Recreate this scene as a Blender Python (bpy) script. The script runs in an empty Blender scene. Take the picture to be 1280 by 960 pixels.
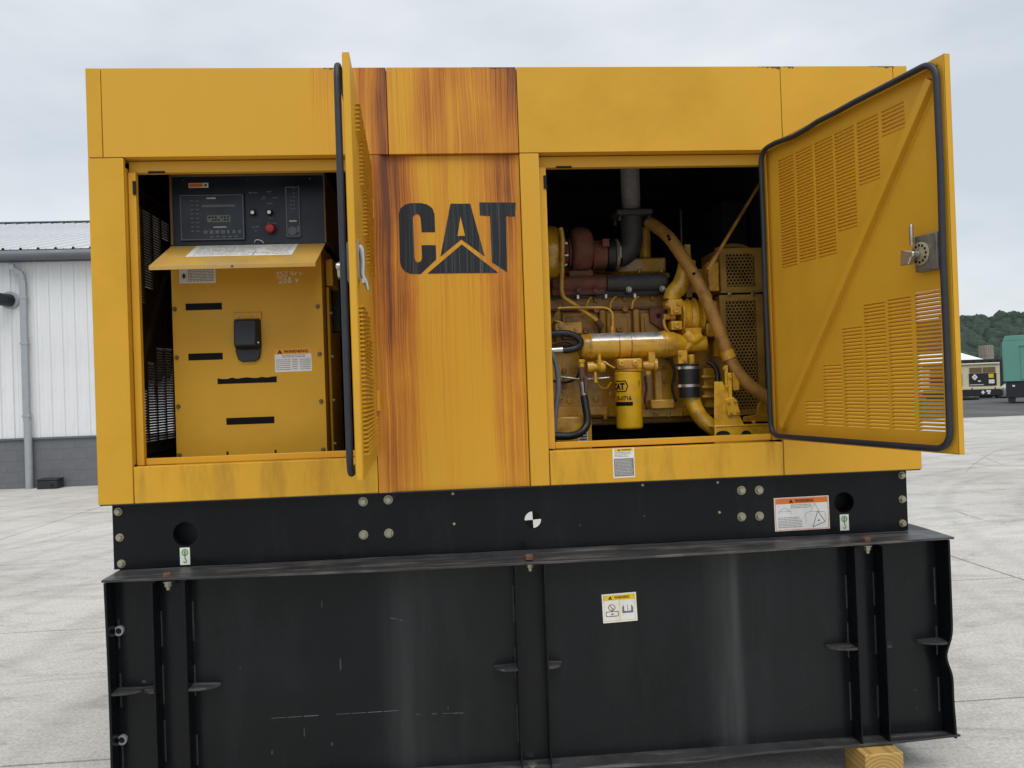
import bpy, bmesh, math, random
from mathutils import Vector, Matrix, noise
R = math.radians
sc = bpy.context.scene
COL = sc.collection

# ---------------------------------------------------------------- camera
cam_d = bpy.data.cameras.new('camera')
cam = bpy.data.objects.new('camera', cam_d)
COL.objects.link(cam)
sc.camera = cam
cam_d.sensor_width = 36.0
cam_d.lens = 1010.0 / 1280.0 * 36.0
cam_d.clip_start, cam_d.clip_end = 0.05, 3000.0
yaw, pitch, roll = R(4.512), R(0.379), R(-1.971)
fwd = Vector((math.sin(yaw) * math.cos(pitch), math.cos(yaw) * math.cos(pitch), math.sin(pitch)))
rgt = Vector((math.cos(yaw), -math.sin(yaw), 0))
upv = rgt.cross(fwd)
r2 = math.cos(roll) * rgt + math.sin(roll) * upv
u2 = -math.sin(roll) * rgt + math.cos(roll) * upv
m3 = Matrix((r2, u2, -fwd)).transposed()
cam.matrix_world = Matrix.Translation((1.2696, -3.0196, 1.5)) @ m3.to_4x4()

# ---------------------------------------------------------------- sky, sun, exposure
SUN_EL, SUN_AZ = R(62), R(176)          # azimuth from +Y, clockwise: high and behind the camera
world = bpy.data.worlds.new('World')
sc.world = world
world.use_nodes = True
wn, wl = world.node_tree.nodes, world.node_tree.links
wn.clear()
wo = wn.new('ShaderNodeOutputWorld')
bg = wn.new('ShaderNodeBackground')
sky = wn.new('ShaderNodeTexSky')
sky.sky_type = 'NISHITA'
sky.sun_disc = False
sky.sun_elevation, sky.sun_rotation = SUN_EL, SUN_AZ
sky.air_density, sky.dust_density = 1.0, 2.0
wtc = wn.new('ShaderNodeTexCoord')
wmp = wn.new('ShaderNodeMapping')
wmp.inputs['Scale'].default_value = (1.0, 1.0, 2.6)
wnz = wn.new('ShaderNodeTexNoise')
wnz.inputs['Scale'].default_value = 2.3
wnz.inputs['Detail'].default_value = 6
wnz.inputs['Roughness'].default_value = 0.5
wcr = wn.new('ShaderNodeValToRGB')
wcr.color_ramp.elements[0].position, wcr.color_ramp.elements[0].color = 0.36, (6.3, 6.9, 7.5, 1)
wcr.color_ramp.elements[1].position, wcr.color_ramp.elements[1].color = 0.66, (8.9, 9.15, 9.35, 1)
wmx = wn.new('ShaderNodeMix')
wmx.data_type = 'RGBA'
wmx.inputs[0].default_value = 0.86      # unbroken cloud deck over the clear sky
wl.new(wtc.outputs['Generated'], wmp.inputs[0])
wl.new(wmp.outputs[0], wnz.inputs['Vector'])
wl.new(wnz.outputs['Fac'], wcr.inputs[0])
wl.new(sky.outputs[0], wmx.inputs[6])
wl.new(wcr.outputs[0], wmx.inputs[7])
wl.new(wmx.outputs[2], bg.inputs['Color'])
bg.inputs['Strength'].default_value = 0.085
wl.new(bg.outputs[0], wo.inputs[0])

sun_d = bpy.data.lights.new('sun', 'SUN')
sun_d.energy = 1.5
sun_d.angle = R(40)
sun_d.color = (1.0, 0.97, 0.92)
sun = bpy.data.objects.new('sun', sun_d)
COL.objects.link(sun)
sd = Vector((math.sin(SUN_AZ) * math.cos(SUN_EL), math.cos(SUN_AZ) * math.cos(SUN_EL), math.sin(SUN_EL)))
sun.rotation_euler = sd.to_track_quat('Z', 'Y').to_euler()
sun.location = (0, -6, 8)

sc.view_settings.view_transform = 'Standard'
sc.view_settings.look = 'None'
sc.view_settings.gamma = 1.0
sc.view_settings.use_curve_mapping = False
sc.view_settings.exposure = 0.32


# ---------------------------------------------------------------- helpers
def lin(r, g, b):
    f = lambda c: ((c / 255 + 0.055) / 1.055) ** 2.4 if c > 10 else c / 255 / 12.92
    return (f(r), f(g), f(b))


def catmull(pts, k=6):
    pts = [Vector(p) for p in pts]
    if len(pts) < 3:
        return pts
    out = []
    P = [pts[0] * 2 - pts[1]] + pts + [pts[-1] * 2 - pts[-2]]
    for i in range(1, len(P) - 2):
        a, b, c, d = P[i - 1:i + 3]
        for j in range(k):
            t = j / k
            out.append(0.5 * (2 * b + (c - a) * t + (2 * a - 5 * b + 4 * c - d) * t * t + (3 * b - a - 3 * c + d) * t ** 3))
    out.append(pts[-1])
    return out


class MB:
    """collects shapes; build() links them as ONE mesh object"""

    def __init__(self):
        self.v, self.f = [], []

    def add(self, vs, fs):
        n = len(self.v)
        self.v += [Vector(v) for v in vs]
        self.f += [tuple(n + i for i in f) for f in fs]
        return self

    def box(self, x0, x1, y0, y1, z0, z1):
        vs = [(x, y, z) for x in (x0, x1) for y in (y0, y1) for z in (z0, z1)]
        return self.add(vs, [(0, 1, 3, 2), (4, 6, 7, 5), (0, 4, 5, 1), (2, 3, 7, 6), (0, 2, 6, 4), (1, 5, 7, 3)])

    def hexa(self, a, b):
        """two quads a (4 points) and b (4 points) joined as a solid"""
        return self.add(list(a) + list(b), [(3, 2, 1, 0), (4, 5, 6, 7), (0, 1, 5, 4), (1, 2, 6, 5), (2, 3, 7, 6), (3, 0, 4, 7)])

    def beam(self, p, q, w, h, up=(0, 0, 1)):
        p, q = Vector(p), Vector(q)
        d = (q - p).normalized()
        s = d.cross(Vector(up))
        s = s.normalized() if s.length > 1e-6 else Vector((1, 0, 0))
        u = s.cross(d)
        s, u = s * w / 2, u * h / 2
        return self.hexa([p - s - u, p + s - u, p + s + u, p - s + u], [q - s - u, q + s - u, q + s + u, q - s + u])

    def tube(self, pts, r, n=12, k=6, caps=True, closed=False, smooth=True):
        pts = catmull(pts, k) if smooth and len(pts) > 2 and not closed else [Vector(p) for p in pts]
        m = len(pts)
        rs = r if isinstance(r, (list, tuple)) else [r] * m
        if len(rs) != m:
            rs = [rs[min(int(i / max(m - 1, 1) * (len(rs) - 1)), len(rs) - 2)] * (1 - (i / max(m - 1, 1) * (len(rs) - 1)) % 1 if i < m - 1 else 0)
                  + rs[min(int(i / max(m - 1, 1) * (len(rs) - 1)) + 1, len(rs) - 1)] * ((i / max(m - 1, 1) * (len(rs) - 1)) % 1 if i < m - 1 else 1) for i in range(m)]
        nrm = None
        vs, fs = [], []
        for i, p in enumerate(pts):
            if closed:
                t = (pts[(i + 1) % m] - pts[i - 1]).normalized()
            else:
                t = (pts[min(i + 1, m - 1)] - pts[max(i - 1, 0)]).normalized()
            if nrm is None:
                nrm = t.orthogonal().normalized()
            nrm = (nrm - t * nrm.dot(t)).normalized()
            b = t.cross(nrm)
            for j in range(n):
                a = 2 * math.pi * j / n
                vs.append(p + (nrm * math.cos(a) + b * math.sin(a)) * rs[i])
        for i in range(m if closed else m - 1):
            i2 = (i + 1) % m
            for j in range(n):
                fs.append((i * n + j, i * n + (j + 1) % n, i2 * n + (j + 1) % n, i2 * n + j))
        if caps and not closed:
            fs.append(tuple(range(n - 1, -1, -1)))
            fs.append(tuple((m - 1) * n + j for j in range(n)))
        return self.add(vs, fs)

    def lathe(self, o, axis, prof, n=28, caps=True):
        """prof: list of (distance along axis, radius)"""
        o, ax = Vector(o), Vector(axis).normalized()
        e = ax.orthogonal().normalized()
        g = ax.cross(e)
        vs, fs = [], []
        for (t, r) in prof:
            for j in range(n):
                a = 2 * math.pi * j / n
                vs.append(o + ax * t + (e * math.cos(a) + g * math.sin(a)) * r)
        for i in range(len(prof) - 1):
            for j in range(n):
                fs.append((i * n + j, i * n + (j + 1) % n, (i + 1) * n + (j + 1) % n, (i + 1) * n + j))
        if caps:
            fs.append(tuple(range(n - 1, -1, -1)))
            fs.append(tuple((len(prof) - 1) * n + j for j in range(n)))
        return self.add(vs, fs)

    def cyl(self, p, q, r, n=20, r2=None):
        p, q = Vector(p), Vector(q)
        return self.lathe(p, q - p, [(0, r), ((q - p).length, r if r2 is None else r2)], n)

    def prism(self, poly, y0, y1):
        """polygon in (x, z), extruded from y0 (front) to y1"""
        n = len(poly)
        vs = [(x, y0, z) for x, z in poly] + [(x, y1, z) for x, z in poly]
        return self.add(vs, [tuple(range(n)), tuple(range(2 * n - 1, n - 1, -1))] + [(i, i + n, (i + 1) % n + n, (i + 1) % n) for i in range(n)])

    def bolt(self, p, axis, r, h, washer=True):
        """hexagon head on a washer"""
        a = Vector(axis).normalized()
        p = Vector(p)
        if washer:
            self.lathe(p, a, [(0, r * 1.35), (h * 0.25, r * 1.3)], 16)
        self.lathe(p + a * h * 0.2, a, [(0, r), (h * 0.65, r), (h * 0.8, r * 0.85)], 6)
        return self

    def build(self, name, mat, parent=None, smooth=40, bevel=0, seg=2, solid=0):
        off = Vector((0, 0, 0))
        if parent is not None:
            off = parent.get('_o', None)
            off = Vector(off) if off is not None else Vector((0, 0, 0))
        me = bpy.data.meshes.new(name)
        me.from_pydata([v - off for v in self.v], [], self.f)
        bm = bmesh.new()
        bm.from_mesh(me)
        bmesh.ops.recalc_face_normals(bm, faces=bm.faces)
        bm.to_mesh(me)
        bm.free()
        me.materials.append(MAT[mat] if isinstance(mat, str) else mat)
        if smooth:
            me.shade_smooth()
            me.set_sharp_from_angle(angle=R(smooth))
        o = bpy.data.objects.new(name, me)
        COL.objects.link(o)
        if parent is not None:
            o.parent = parent
            o['_o'] = tuple(off)
        if bevel:
            b = o.modifiers.new('bevel', 'BEVEL')
            b.width, b.segments, b.limit_method = bevel, seg, 'ANGLE'
            b.angle_limit = R(40)
            b.harden_normals = False
        if solid:
            s = o.modifiers.new('solid', 'SOLIDIFY')
            s.thickness = solid
            s.offset = 0
        return o


def thing(name, label, cat, loc=(0, 0, 0), group=None):
    o = bpy.data.objects.new(name, None)
    COL.objects.link(o)
    o.location = loc
    o.empty_display_size = 0.1
    o['label'], o['category'] = label, cat
    o['_o'] = tuple(loc)
    if group:
        o['group'] = group
    return o


def tag(o, label, cat, group=None):
    o['label'], o['category'] = label, cat
    if group:
        o['group'] = group
    return o


def text_mesh(s, height, bold=0.0):
    """outline of the words as flat verts and faces: left end at x = 0, baseline at y = 0"""
    c = bpy.data.curves.new('t', 'FONT')
    c.body = s
    c.size = 1.0
    c.offset = bold
    c.resolution_u = 2
    o = bpy.data.objects.new('t', c)
    COL.objects.link(o)
    dg = bpy.context.evaluated_depsgraph_get()
    me = bpy.data.meshes.new_from_object(o.evaluated_get(dg))
    vs = [v.co.copy() for v in me.vertices]
    fs = [tuple(p.vertices) for p in me.polygons]
    bpy.data.objects.remove(o)
    bpy.data.curves.remove(c)
    bpy.data.meshes.remove(me)
    k = height / 0.70
    return [Vector((v.x * k, v.y * k, 0)) for v in vs], fs


# ---------------------------------------------------------------- materials
MAT = {}


def mat(name, col, rough=0.5, metal=0.0, var=0.12, vscale=6.0, dirt=None, dirt_amt=0.0, dirt_scale=3.0, dirt_stretch=(1, 1, 1),
        bump=0.0, bscale=60.0, rvar=0.12, spec=0.5, coat=0.0):
    m = bpy.data.materials.new(name)
    m.use_nodes = True
    n, l = m.node_tree.nodes, m.node_tree.links
    b = n['Principled BSDF']
    tc = n.new('ShaderNodeTexCoord')
    nz = n.new('ShaderNodeTexNoise')
    nz.inputs['Scale'].default_value = vscale
    nz.inputs['Detail'].default_value = 7
    nz.inputs['Roughness'].default_value = 0.62
    l.new(tc.outputs['Object'], nz.inputs['Vector'])
    mr = n.new('ShaderNodeMapRange')
    mr.inputs[1].default_value, mr.inputs[2].default_value = 0.3, 0.7
    mr.inputs[3].default_value, mr.inputs[4].default_value = 1 - var, 1 + var
    l.new(nz.outputs['Fac'], mr.inputs[0])
    vm = n.new('ShaderNodeVectorMath')
    vm.operation = 'SCALE'
    vm.inputs[0].default_value = col
    l.new(mr.outputs[0], vm.inputs['Scale'])
    out = vm.outputs[0]
    if dirt is not None:
        mp = n.new('ShaderNodeMapping')
        mp.inputs['Scale'].default_value = dirt_stretch
        l.new(tc.outputs['Object'], mp.inputs[0])
        n2 = n.new('ShaderNodeTexNoise')
        n2.inputs['Scale'].default_value = dirt_scale
        n2.inputs['Detail'].default_value = 9
        n2.inputs['Roughness'].default_value = 0.68
        l.new(mp.outputs[0], n2.inputs['Vector'])
        cr = n.new('ShaderNodeMapRange')
        cr.inputs[1].default_value, cr.inputs[2].default_value = 0.50, 0.72
        cr.inputs[3].default_value, cr.inputs[4].default_value = 0.0, dirt_amt
        l.new(n2.outputs['Fac'], cr.inputs[0])
        mx = n.new('ShaderNodeMix')
        mx.data_type = 'RGBA'
        l.new(cr.outputs[0], mx.inputs[0])
        l.new(out, mx.inputs[6])
        mx.inputs[7].default_value = (*dirt, 1)
        out = mx.outputs[2]
    l.new(out, b.inputs['Base Color'])
    rr = n.new('ShaderNodeMapRange')
    rr.inputs[1].default_value, rr.inputs[2].default_value = 0.3, 0.7
    rr.inputs[3].default_value, rr.inputs[4].default_value = max(rough - rvar, 0.03), min(rough + rvar, 1)
    l.new(nz.outputs['Fac'], rr.inputs[0])
    l.new(rr.outputs[0], b.inputs['Roughness'])
    b.inputs['Metallic'].default_value = metal
    b.inputs['Specular IOR Level'].default_value = spec
    if coat:
        b.inputs['Coat Weight'].default_value = coat
        b.inputs['Coat Roughness'].default_value = 0.2
    if bump:
        n3 = n.new('ShaderNodeTexNoise')
        n3.inputs['Scale'].default_value = bscale
        n3.inputs['Detail'].default_value = 4
        l.new(tc.outputs['Object'], n3.inputs['Vector'])
        bp = n.new('ShaderNodeBump')
        bp.inputs['Strength'].default_value = bump
        bp.inputs['Distance'].default_value = 0.004
        l.new(n3.outputs['Fac'], bp.inputs['Height'])
        l.new(bp.outputs[0], b.inputs['Normal'])
    MAT[name] = m
    return m


YEL = (0.65, 0.352, 0.028)
mat('yellow', YEL, 0.40, var=0.06, vscale=2.2, dirt=(0.44, 0.22, 0.015), dirt_amt=0.45, dirt_scale=1.5, bump=0.9, bscale=2.6, rvar=0.08, spec=0.28)
mat('yellow_sill', YEL, 0.45, var=0.06, vscale=4.0, dirt=(0.25, 0.12, 0.02), dirt_amt=0.6, dirt_scale=3.0, dirt_stretch=(3.5, 1, 0.6), bump=0.6, bscale=3, spec=0.28)
mat('yellow_engine', (0.58, 0.30, 0.018), 0.28, var=0.2, vscale=14, dirt=(0.12, 0.05, 0.018), dirt_amt=0.7, dirt_scale=9, bump=0.3, bscale=60, coat=0.3)
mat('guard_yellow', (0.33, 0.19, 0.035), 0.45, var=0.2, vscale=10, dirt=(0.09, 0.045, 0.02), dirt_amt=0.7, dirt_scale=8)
mat('yellow_engine_clean', (0.68, 0.37, 0.020), 0.24, var=0.14, vscale=14, dirt=(0.15, 0.065, 0.02), dirt_amt=0.7, dirt_scale=11, bump=0.2, bscale=60, coat=0.4)
mat('yellow_filter', (0.78, 0.45, 0.012), 0.33, var=0.05, vscale=10, dirt=(0.3, 0.13, 0.03), dirt_amt=0.35, dirt_scale=14)
mat('block_brown', (0.35, 0.178, 0.020), 0.36, var=0.3, vscale=12, dirt=(0.09, 0.035, 0.015), dirt_amt=0.85, dirt_scale=6, bump=0.35, bscale=60)
mat('rusty_casting', (0.17, 0.058, 0.036), 0.75, var=0.3, vscale=30, dirt=(0.07, 0.03, 0.025), dirt_amt=0.7, dirt_scale=9, bump=0.5, bscale=120)
mat('hose_tan', (0.36, 0.175, 0.03), 0.6, var=0.2, vscale=20, dirt=(0.05, 0.025, 0.012), dirt_amt=0.8, dirt_scale=9, bump=0.3, bscale=40)
mat('black_paint', (0.0040, 0.0048, 0.0068), 0.24, spec=0.26, var=0.25, vscale=5, dirt=(0.028, 0.029, 0.030), dirt_amt=0.30, dirt_scale=2.4, dirt_stretch=(2.5, 2.5, 0.6), bump=0.06, bscale=25, rvar=0.1)
mat('black_satin', (0.013, 0.014, 0.016), 0.5, var=0.3, vscale=8, bump=0.1, bscale=60)
mat('rubber', (0.017, 0.021, 0.030), 0.52, var=0.25, vscale=25, bump=0.1, bscale=90)
mat('rubber_hose', (0.013, 0.014, 0.016), 0.45, var=0.3, vscale=25, bump=0.1, bscale=120)
mat('foam_black', (0.006, 0.0065, 0.008), 0.9, var=0.3, vscale=9, bump=0.4, bscale=90)
mat('navy_panel', (0.006, 0.011, 0.022), 0.42, var=0.15, vscale=8)
mat('navy_inset', (0.010, 0.015, 0.026), 0.35, var=0.1, vscale=8)
mat('frame_brown', (0.17, 0.105, 0.05), 0.55, var=0.2, vscale=10)
mat('white', (0.78, 0.78, 0.75), 0.5, var=0.06, vscale=15, dirt=(0.45, 0.42, 0.36), dirt_amt=0.35, dirt_scale=20)
mat('white_dull', (0.50, 0.50, 0.48), 0.5, var=0.2, vscale=30)
mat('print_grey', (0.20, 0.20, 0.20), 0.6, var=0.1)
mat('print_black', (0.006, 0.006, 0.007), 0.6, var=0.1, spec=0.12)
mat('print_dim', (0.13, 0.14, 0.16), 0.6, var=0.2)
mat('orange', (0.75, 0.17, 0.02), 0.5, var=0.06)
mat('orange_light', (0.80, 0.33, 0.03), 0.5, var=0.06)
mat('label_yellow', (0.80, 0.52, 0.02), 0.5, var=0.06)
mat('green', (0.10, 0.33, 0.06), 0.5, var=0.06)
mat('red_button', (0.36, 0.015, 0.02), 0.3, var=0.05)
mat('lcd', (0.11, 0.125, 0.09), 0.25, var=0.2, vscale=60)
mat('steel', (0.55, 0.55, 0.53), 0.33, metal=0.9, var=0.15, vscale=30, dirt=(0.2, 0.17, 0.12), dirt_amt=0.4, dirt_scale=30)
mat('zinc', (0.40, 0.385, 0.28), 0.42, metal=0.65, var=0.15, vscale=60, dirt=(0.20, 0.17, 0.10), dirt_amt=0.5, dirt_scale=60)
mat('alu_plate', (0.62, 0.60, 0.56), 0.38, metal=0.6, var=0.25, vscale=25, dirt=(0.22, 0.18, 0.12), dirt_amt=0.8, dirt_scale=22, dirt_stretch=(0.7, 1, 2))
mat('rust_bolt', (0.14, 0.065, 0.04), 0.8, var=0.3, vscale=80, bump=0.4, bscale=200)
mat('flange_worn', (0.035, 0.035, 0.036), 0.40, var=0.3, vscale=9, dirt=(0.17, 0.16, 0.15), dirt_amt=0.9, dirt_scale=4, dirt_stretch=(0.9, 9, 9), spec=0.4, bump=0.1, bscale=40)
mat('weld', (0.05, 0.05, 0.052), 0.4, metal=0.4, var=0.3, vscale=60, bump=0.6, bscale=150)
mat('chalk', (0.85, 0.84, 0.78), 0.9, var=0.2, vscale=100)
mat('grey_conduit', (0.16, 0.165, 0.18), 0.5, var=0.15)
mat('exhaust_black', (0.040, 0.040, 0.042), 0.6, var=0.35, vscale=25, dirt=(0.09, 0.08, 0.07), dirt_amt=0.6, dirt_scale=14, bump=0.4, bscale=120)
mat('yellow_dusty', (0.52, 0.315, 0.060), 0.55, var=0.1, vscale=6, dirt=(0.36, 0.26, 0.13), dirt_amt=0.7, dirt_scale=5)
mat('flex_steel', (0.46, 0.45, 0.44), 0.36, metal=0.3, var=0.2, vscale=25)
mat('wall_white', (0.74, 0.75, 0.76), 0.5, var=0.04, vscale=1.0, dirt=(0.5, 0.49, 0.46), dirt_amt=0.3, dirt_scale=1.5, dirt_stretch=(3, 1, 0.5))
mat('roof_white', (0.60, 0.62, 0.64), 0.45, var=0.05, vscale=1.0, dirt=(0.4, 0.39, 0.37), dirt_amt=0.4, dirt_scale=1.2)
mat('block_grey', (0.135, 0.14, 0.152), 0.75, var=0.12, vscale=4, bump=0.35, bscale=45)
mat('mortar_grey', (0.12, 0.124, 0.134), 0.85, var=0.1)
mat('gutter_grey', (0.12, 0.135, 0.155), 0.45, var=0.1)
mat('galvanised', (0.37, 0.39, 0.41), 0.45, metal=0.3, var=0.12, vscale=8, dirt=(0.25, 0.23, 0.2), dirt_amt=0.4, dirt_scale=8)
mat('cream', (0.66, 0.60, 0.42), 0.5, var=0.05)
mat('dark_panel', (0.014, 0.016, 0.02), 0.55, var=0.2)
mat('green_paint', (0.12, 0.32, 0.26), 0.5, var=0.08, vscale=2, dirt=(0.09, 0.22, 0.18), dirt_amt=0.4, dirt_scale=1)
mat('silo_grey', (0.30, 0.27, 0.22), 0.8, var=0.2, vscale=2, dirt=(0.14, 0.11, 0.08), dirt_amt=0.7, dirt_scale=1.2, dirt_stretch=(3, 3, 0.3))
mat('tent_white', (0.78, 0.79, 0.80), 0.6, var=0.03)
mat('tarp', (0.5, 0.5, 0.48), 0.6, var=0.15, vscale=5)
mat('asphalt', (0.07, 0.07, 0.07), 0.85, var=0.25, vscale=0.5, dirt=(0.14, 0.135, 0.125), dirt_amt=0.8, dirt_scale=0.25)
mat('glass_dark', (0.05, 0.055, 0.05), 0.2, var=0.1)
mat('shaded_yellow', (0.085, 0.05, 0.018), 0.6, var=0.25, vscale=8, dirt=(0.03, 0.02, 0.012), dirt_amt=0.8, dirt_scale=3)  # darkened copy of the yellow: interior shade put into the end door's colour
mat('bolt_bronze', (0.20, 0.125, 0.055), 0.45, metal=0.5, var=0.2, vscale=60)
mat('latch_grey', (0.20, 0.20, 0.19), 0.4, metal=0.5, var=0.2, vscale=30, dirt=(0.06, 0.055, 0.05), dirt_amt=0.6, dirt_scale=25)
mat('scuff', (0.034, 0.036, 0.038), 0.6, var=0.3, vscale=40)
mat('crack', (0.07, 0.068, 0.064), 0.95, var=0.2)


def wood_mat():
    m = mat('wood', (0.46, 0.27, 0.09), 0.7, var=0.1, vscale=8)
    n, l = m.node_tree.nodes, m.node_tree.links
    b = n['Principled BSDF']
    tc = n.new('ShaderNodeTexCoord')
    mp = n.new('ShaderNodeMapping')
    mp.inputs['Location'].default_value = (0.01, 0, -0.03)
    mp.inputs['Scale'].default_value = (1, 0.12, 1)
    w = n.new('ShaderNodeTexWave')
    w.wave_type, w.rings_direction = 'RINGS', 'Y'
    w.inputs['Scale'].default_value = 24
    w.inputs['Distortion'].default_value = 2.5
    w.inputs['Detail'].default_value = 3
    cr = n.new('ShaderNodeValToRGB')
    cr.color_ramp.elements[0].color = (0.33, 0.20, 0.06, 1)
    cr.color_ramp.elements[1].color = (0.50, 0.32, 0.09, 1)
    l.new(tc.outputs['Object'], mp.inputs[0])
    l.new(mp.outputs[0], w.inputs['Vector'])
    l.new(w.outputs['Fac'], cr.inputs[0])
    l.new(cr.outputs[0], b.inputs['Base Color'])


wood_mat()


def rust_mat(name, stops, z_lo, z_hi, lo=1.0, hi=1.0, base=YEL):
    """yellow paint with rust washed down it: stops = [(x in metres, strength)], streaks run along Z"""
    m = bpy.data.materials.new(name)
    m.use_nodes = True
    n, l = m.node_tree.nodes, m.node_tree.links
    b = n['Principled BSDF']
    b.inputs['Roughness'].default_value = 0.42
    b.inputs['Specular IOR Level'].default_value = 0.35
    tc = n.new('ShaderNodeTexCoord')
    sp = n.new('ShaderNodeSeparateXYZ')
    l.new(tc.outputs['Object'], sp.inputs[0])
    x0, x1 = stops[0][0], stops[-1][0]
    mr = n.new('ShaderNodeMapRange')
    mr.inputs[1].default_value, mr.inputs[2].default_value = x0, x1
    # the runs wander a little sideways
    wv = n.new('ShaderNodeTexNoise')
    wv.inputs['Scale'].default_value = 3.0
    wv.inputs['Detail'].default_value = 3
    wm = n.new('ShaderNodeMapping')
    wm.inputs['Scale'].default_value = (1.6, 1, 0.8)
    l.new(tc.outputs['Object'], wm.inputs[0])
    l.new(wm.outputs[0], wv.inputs['Vector'])
    wa = n.new('ShaderNodeMath')
    wa.operation = 'MULTIPLY_ADD'
    wa.inputs[1].default_value = 0.03
    l.new(wv.outputs['Fac'], wa.inputs[0])
    wb = n.new('ShaderNodeMath')
    wb.operation = 'SUBTRACT'
    wb.inputs[1].default_value = 0.015
    l.new(sp.outputs['X'], wb.inputs[0])
    l.new(wb.outputs[0], wa.inputs[2])
    l.new(wa.outputs[0], mr.inputs[0])
    cr = n.new('ShaderNodeValToRGB')
    els = cr.color_ramp.elements
    while len(els) < len(stops):
        els.new(0.5)
    for e, (x, s) in zip(els, stops):
        e.position = (x - x0) / (x1 - x0)
        e.color = (s, s, s, 1)
    l.new(mr.outputs[0], cr.inputs[0])

    cmb = n.new('ShaderNodeCombineXYZ')
    l.new(wa.outputs[0], cmb.inputs[0])
    l.new(sp.outputs['Y'], cmb.inputs[1])
    l.new(sp.outputs['Z'], cmb.inputs[2])

    def streak(sx, sz, detail, rough=0.6):
        mp = n.new('ShaderNodeMapping')
        mp.inputs['Scale'].default_value = (sx, 1.0, sz)
        nz = n.new('ShaderNodeTexNoise')
        nz.inputs['Scale'].default_value = 1.0
        nz.inputs['Detail'].default_value = detail
        nz.inputs['Roughness'].default_value = rough
        l.new(cmb.outputs[0], mp.inputs[0])
        l.new(mp.outputs[0], nz.inputs['Vector'])
        return nz.outputs['Fac']

    def math2(op, a, c):
        q = n.new('ShaderNodeMath')
        q.operation = op
        for i, s in enumerate((a, c)):
            if isinstance(s, (int, float)):
                q.inputs[i].default_value = s
            else:
                l.new(s, q.inputs[i])
        return q.outputs[0]

    s1 = streak(230, 1.3, 4, 0.6)       # fine runs
    s2 = streak(46, 0.6, 4)             # broad runs
    s3 = streak(420, 2.2, 3, 0.5)       # hair-thin runs
    zr = n.new('ShaderNodeMapRange')
    zr.inputs[1].default_value, zr.inputs[2].default_value = z_lo, z_hi
    zr.inputs[3].default_value, zr.inputs[4].default_value = lo, hi
    l.new(sp.outputs['Z'], zr.inputs[0])
    st = math2('ADD', math2('MULTIPLY', math2('SUBTRACT', s1, 0.5), 1.5), math2('ADD', math2('MULTIPLY', math2('SUBTRACT', s2, 0.5), 0.6), math2('MULTIPLY', math2('SUBTRACT', s3, 0.5), 1.3)))
    pm = n.new('ShaderNodeMapping')
    pm.inputs['Scale'].default_value = (9, 1, 3.2)
    pn = n.new('ShaderNodeTexNoise')
    pn.inputs['Scale'].default_value = 1.0
    pn.inputs['Detail'].default_value = 5
    l.new(tc.outputs['Object'], pm.inputs[0])
    l.new(pm.outputs[0], pn.inputs['Vector'])
    patch = math2('ADD', math2('MULTIPLY', math2('SUBTRACT', pn.outputs['Fac'], 0.5), 1.7), 0.95)
    env = math2('MULTIPLY', math2('MULTIPLY', cr.outputs[0], zr.outputs[0]), patch)
    amp = math2('ADD', math2('MULTIPLY', env, 0.90), 0.20)
    tot = math2('ADD', env, math2('MULTIPLY', st, amp))
    ramp = n.new('ShaderNodeValToRGB')
    e = ramp.color_ramp.elements
    cols = [(0.0, base), (0.16, (0.66, 0.335, 0.020)), (0.36, (0.56, 0.225, 0.020)), (0.56, (0.46, 0.160, 0.017)), (0.80, (0.30, 0.092, 0.016)), (1.0, (0.15, 0.052, 0.026))]
    while len(e) < len(cols):
        e.new(0.5)
    for q, (pp, c) in zip(e, cols):
        q.position, q.color = pp, (*c, 1)
    l.new(tot, ramp.inputs[0])
    l.new(ramp.outputs[0], b.inputs['Base Color'])
    rr = n.new('ShaderNodeMapRange')
    rr.inputs[3].default_value, rr.inputs[4].default_value = 0.40, 0.62
    l.new(tot, rr.inputs[0])
    l.new(rr.outputs[0], b.inputs['Roughness'])
    MAT[name] = m
    return m


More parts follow.
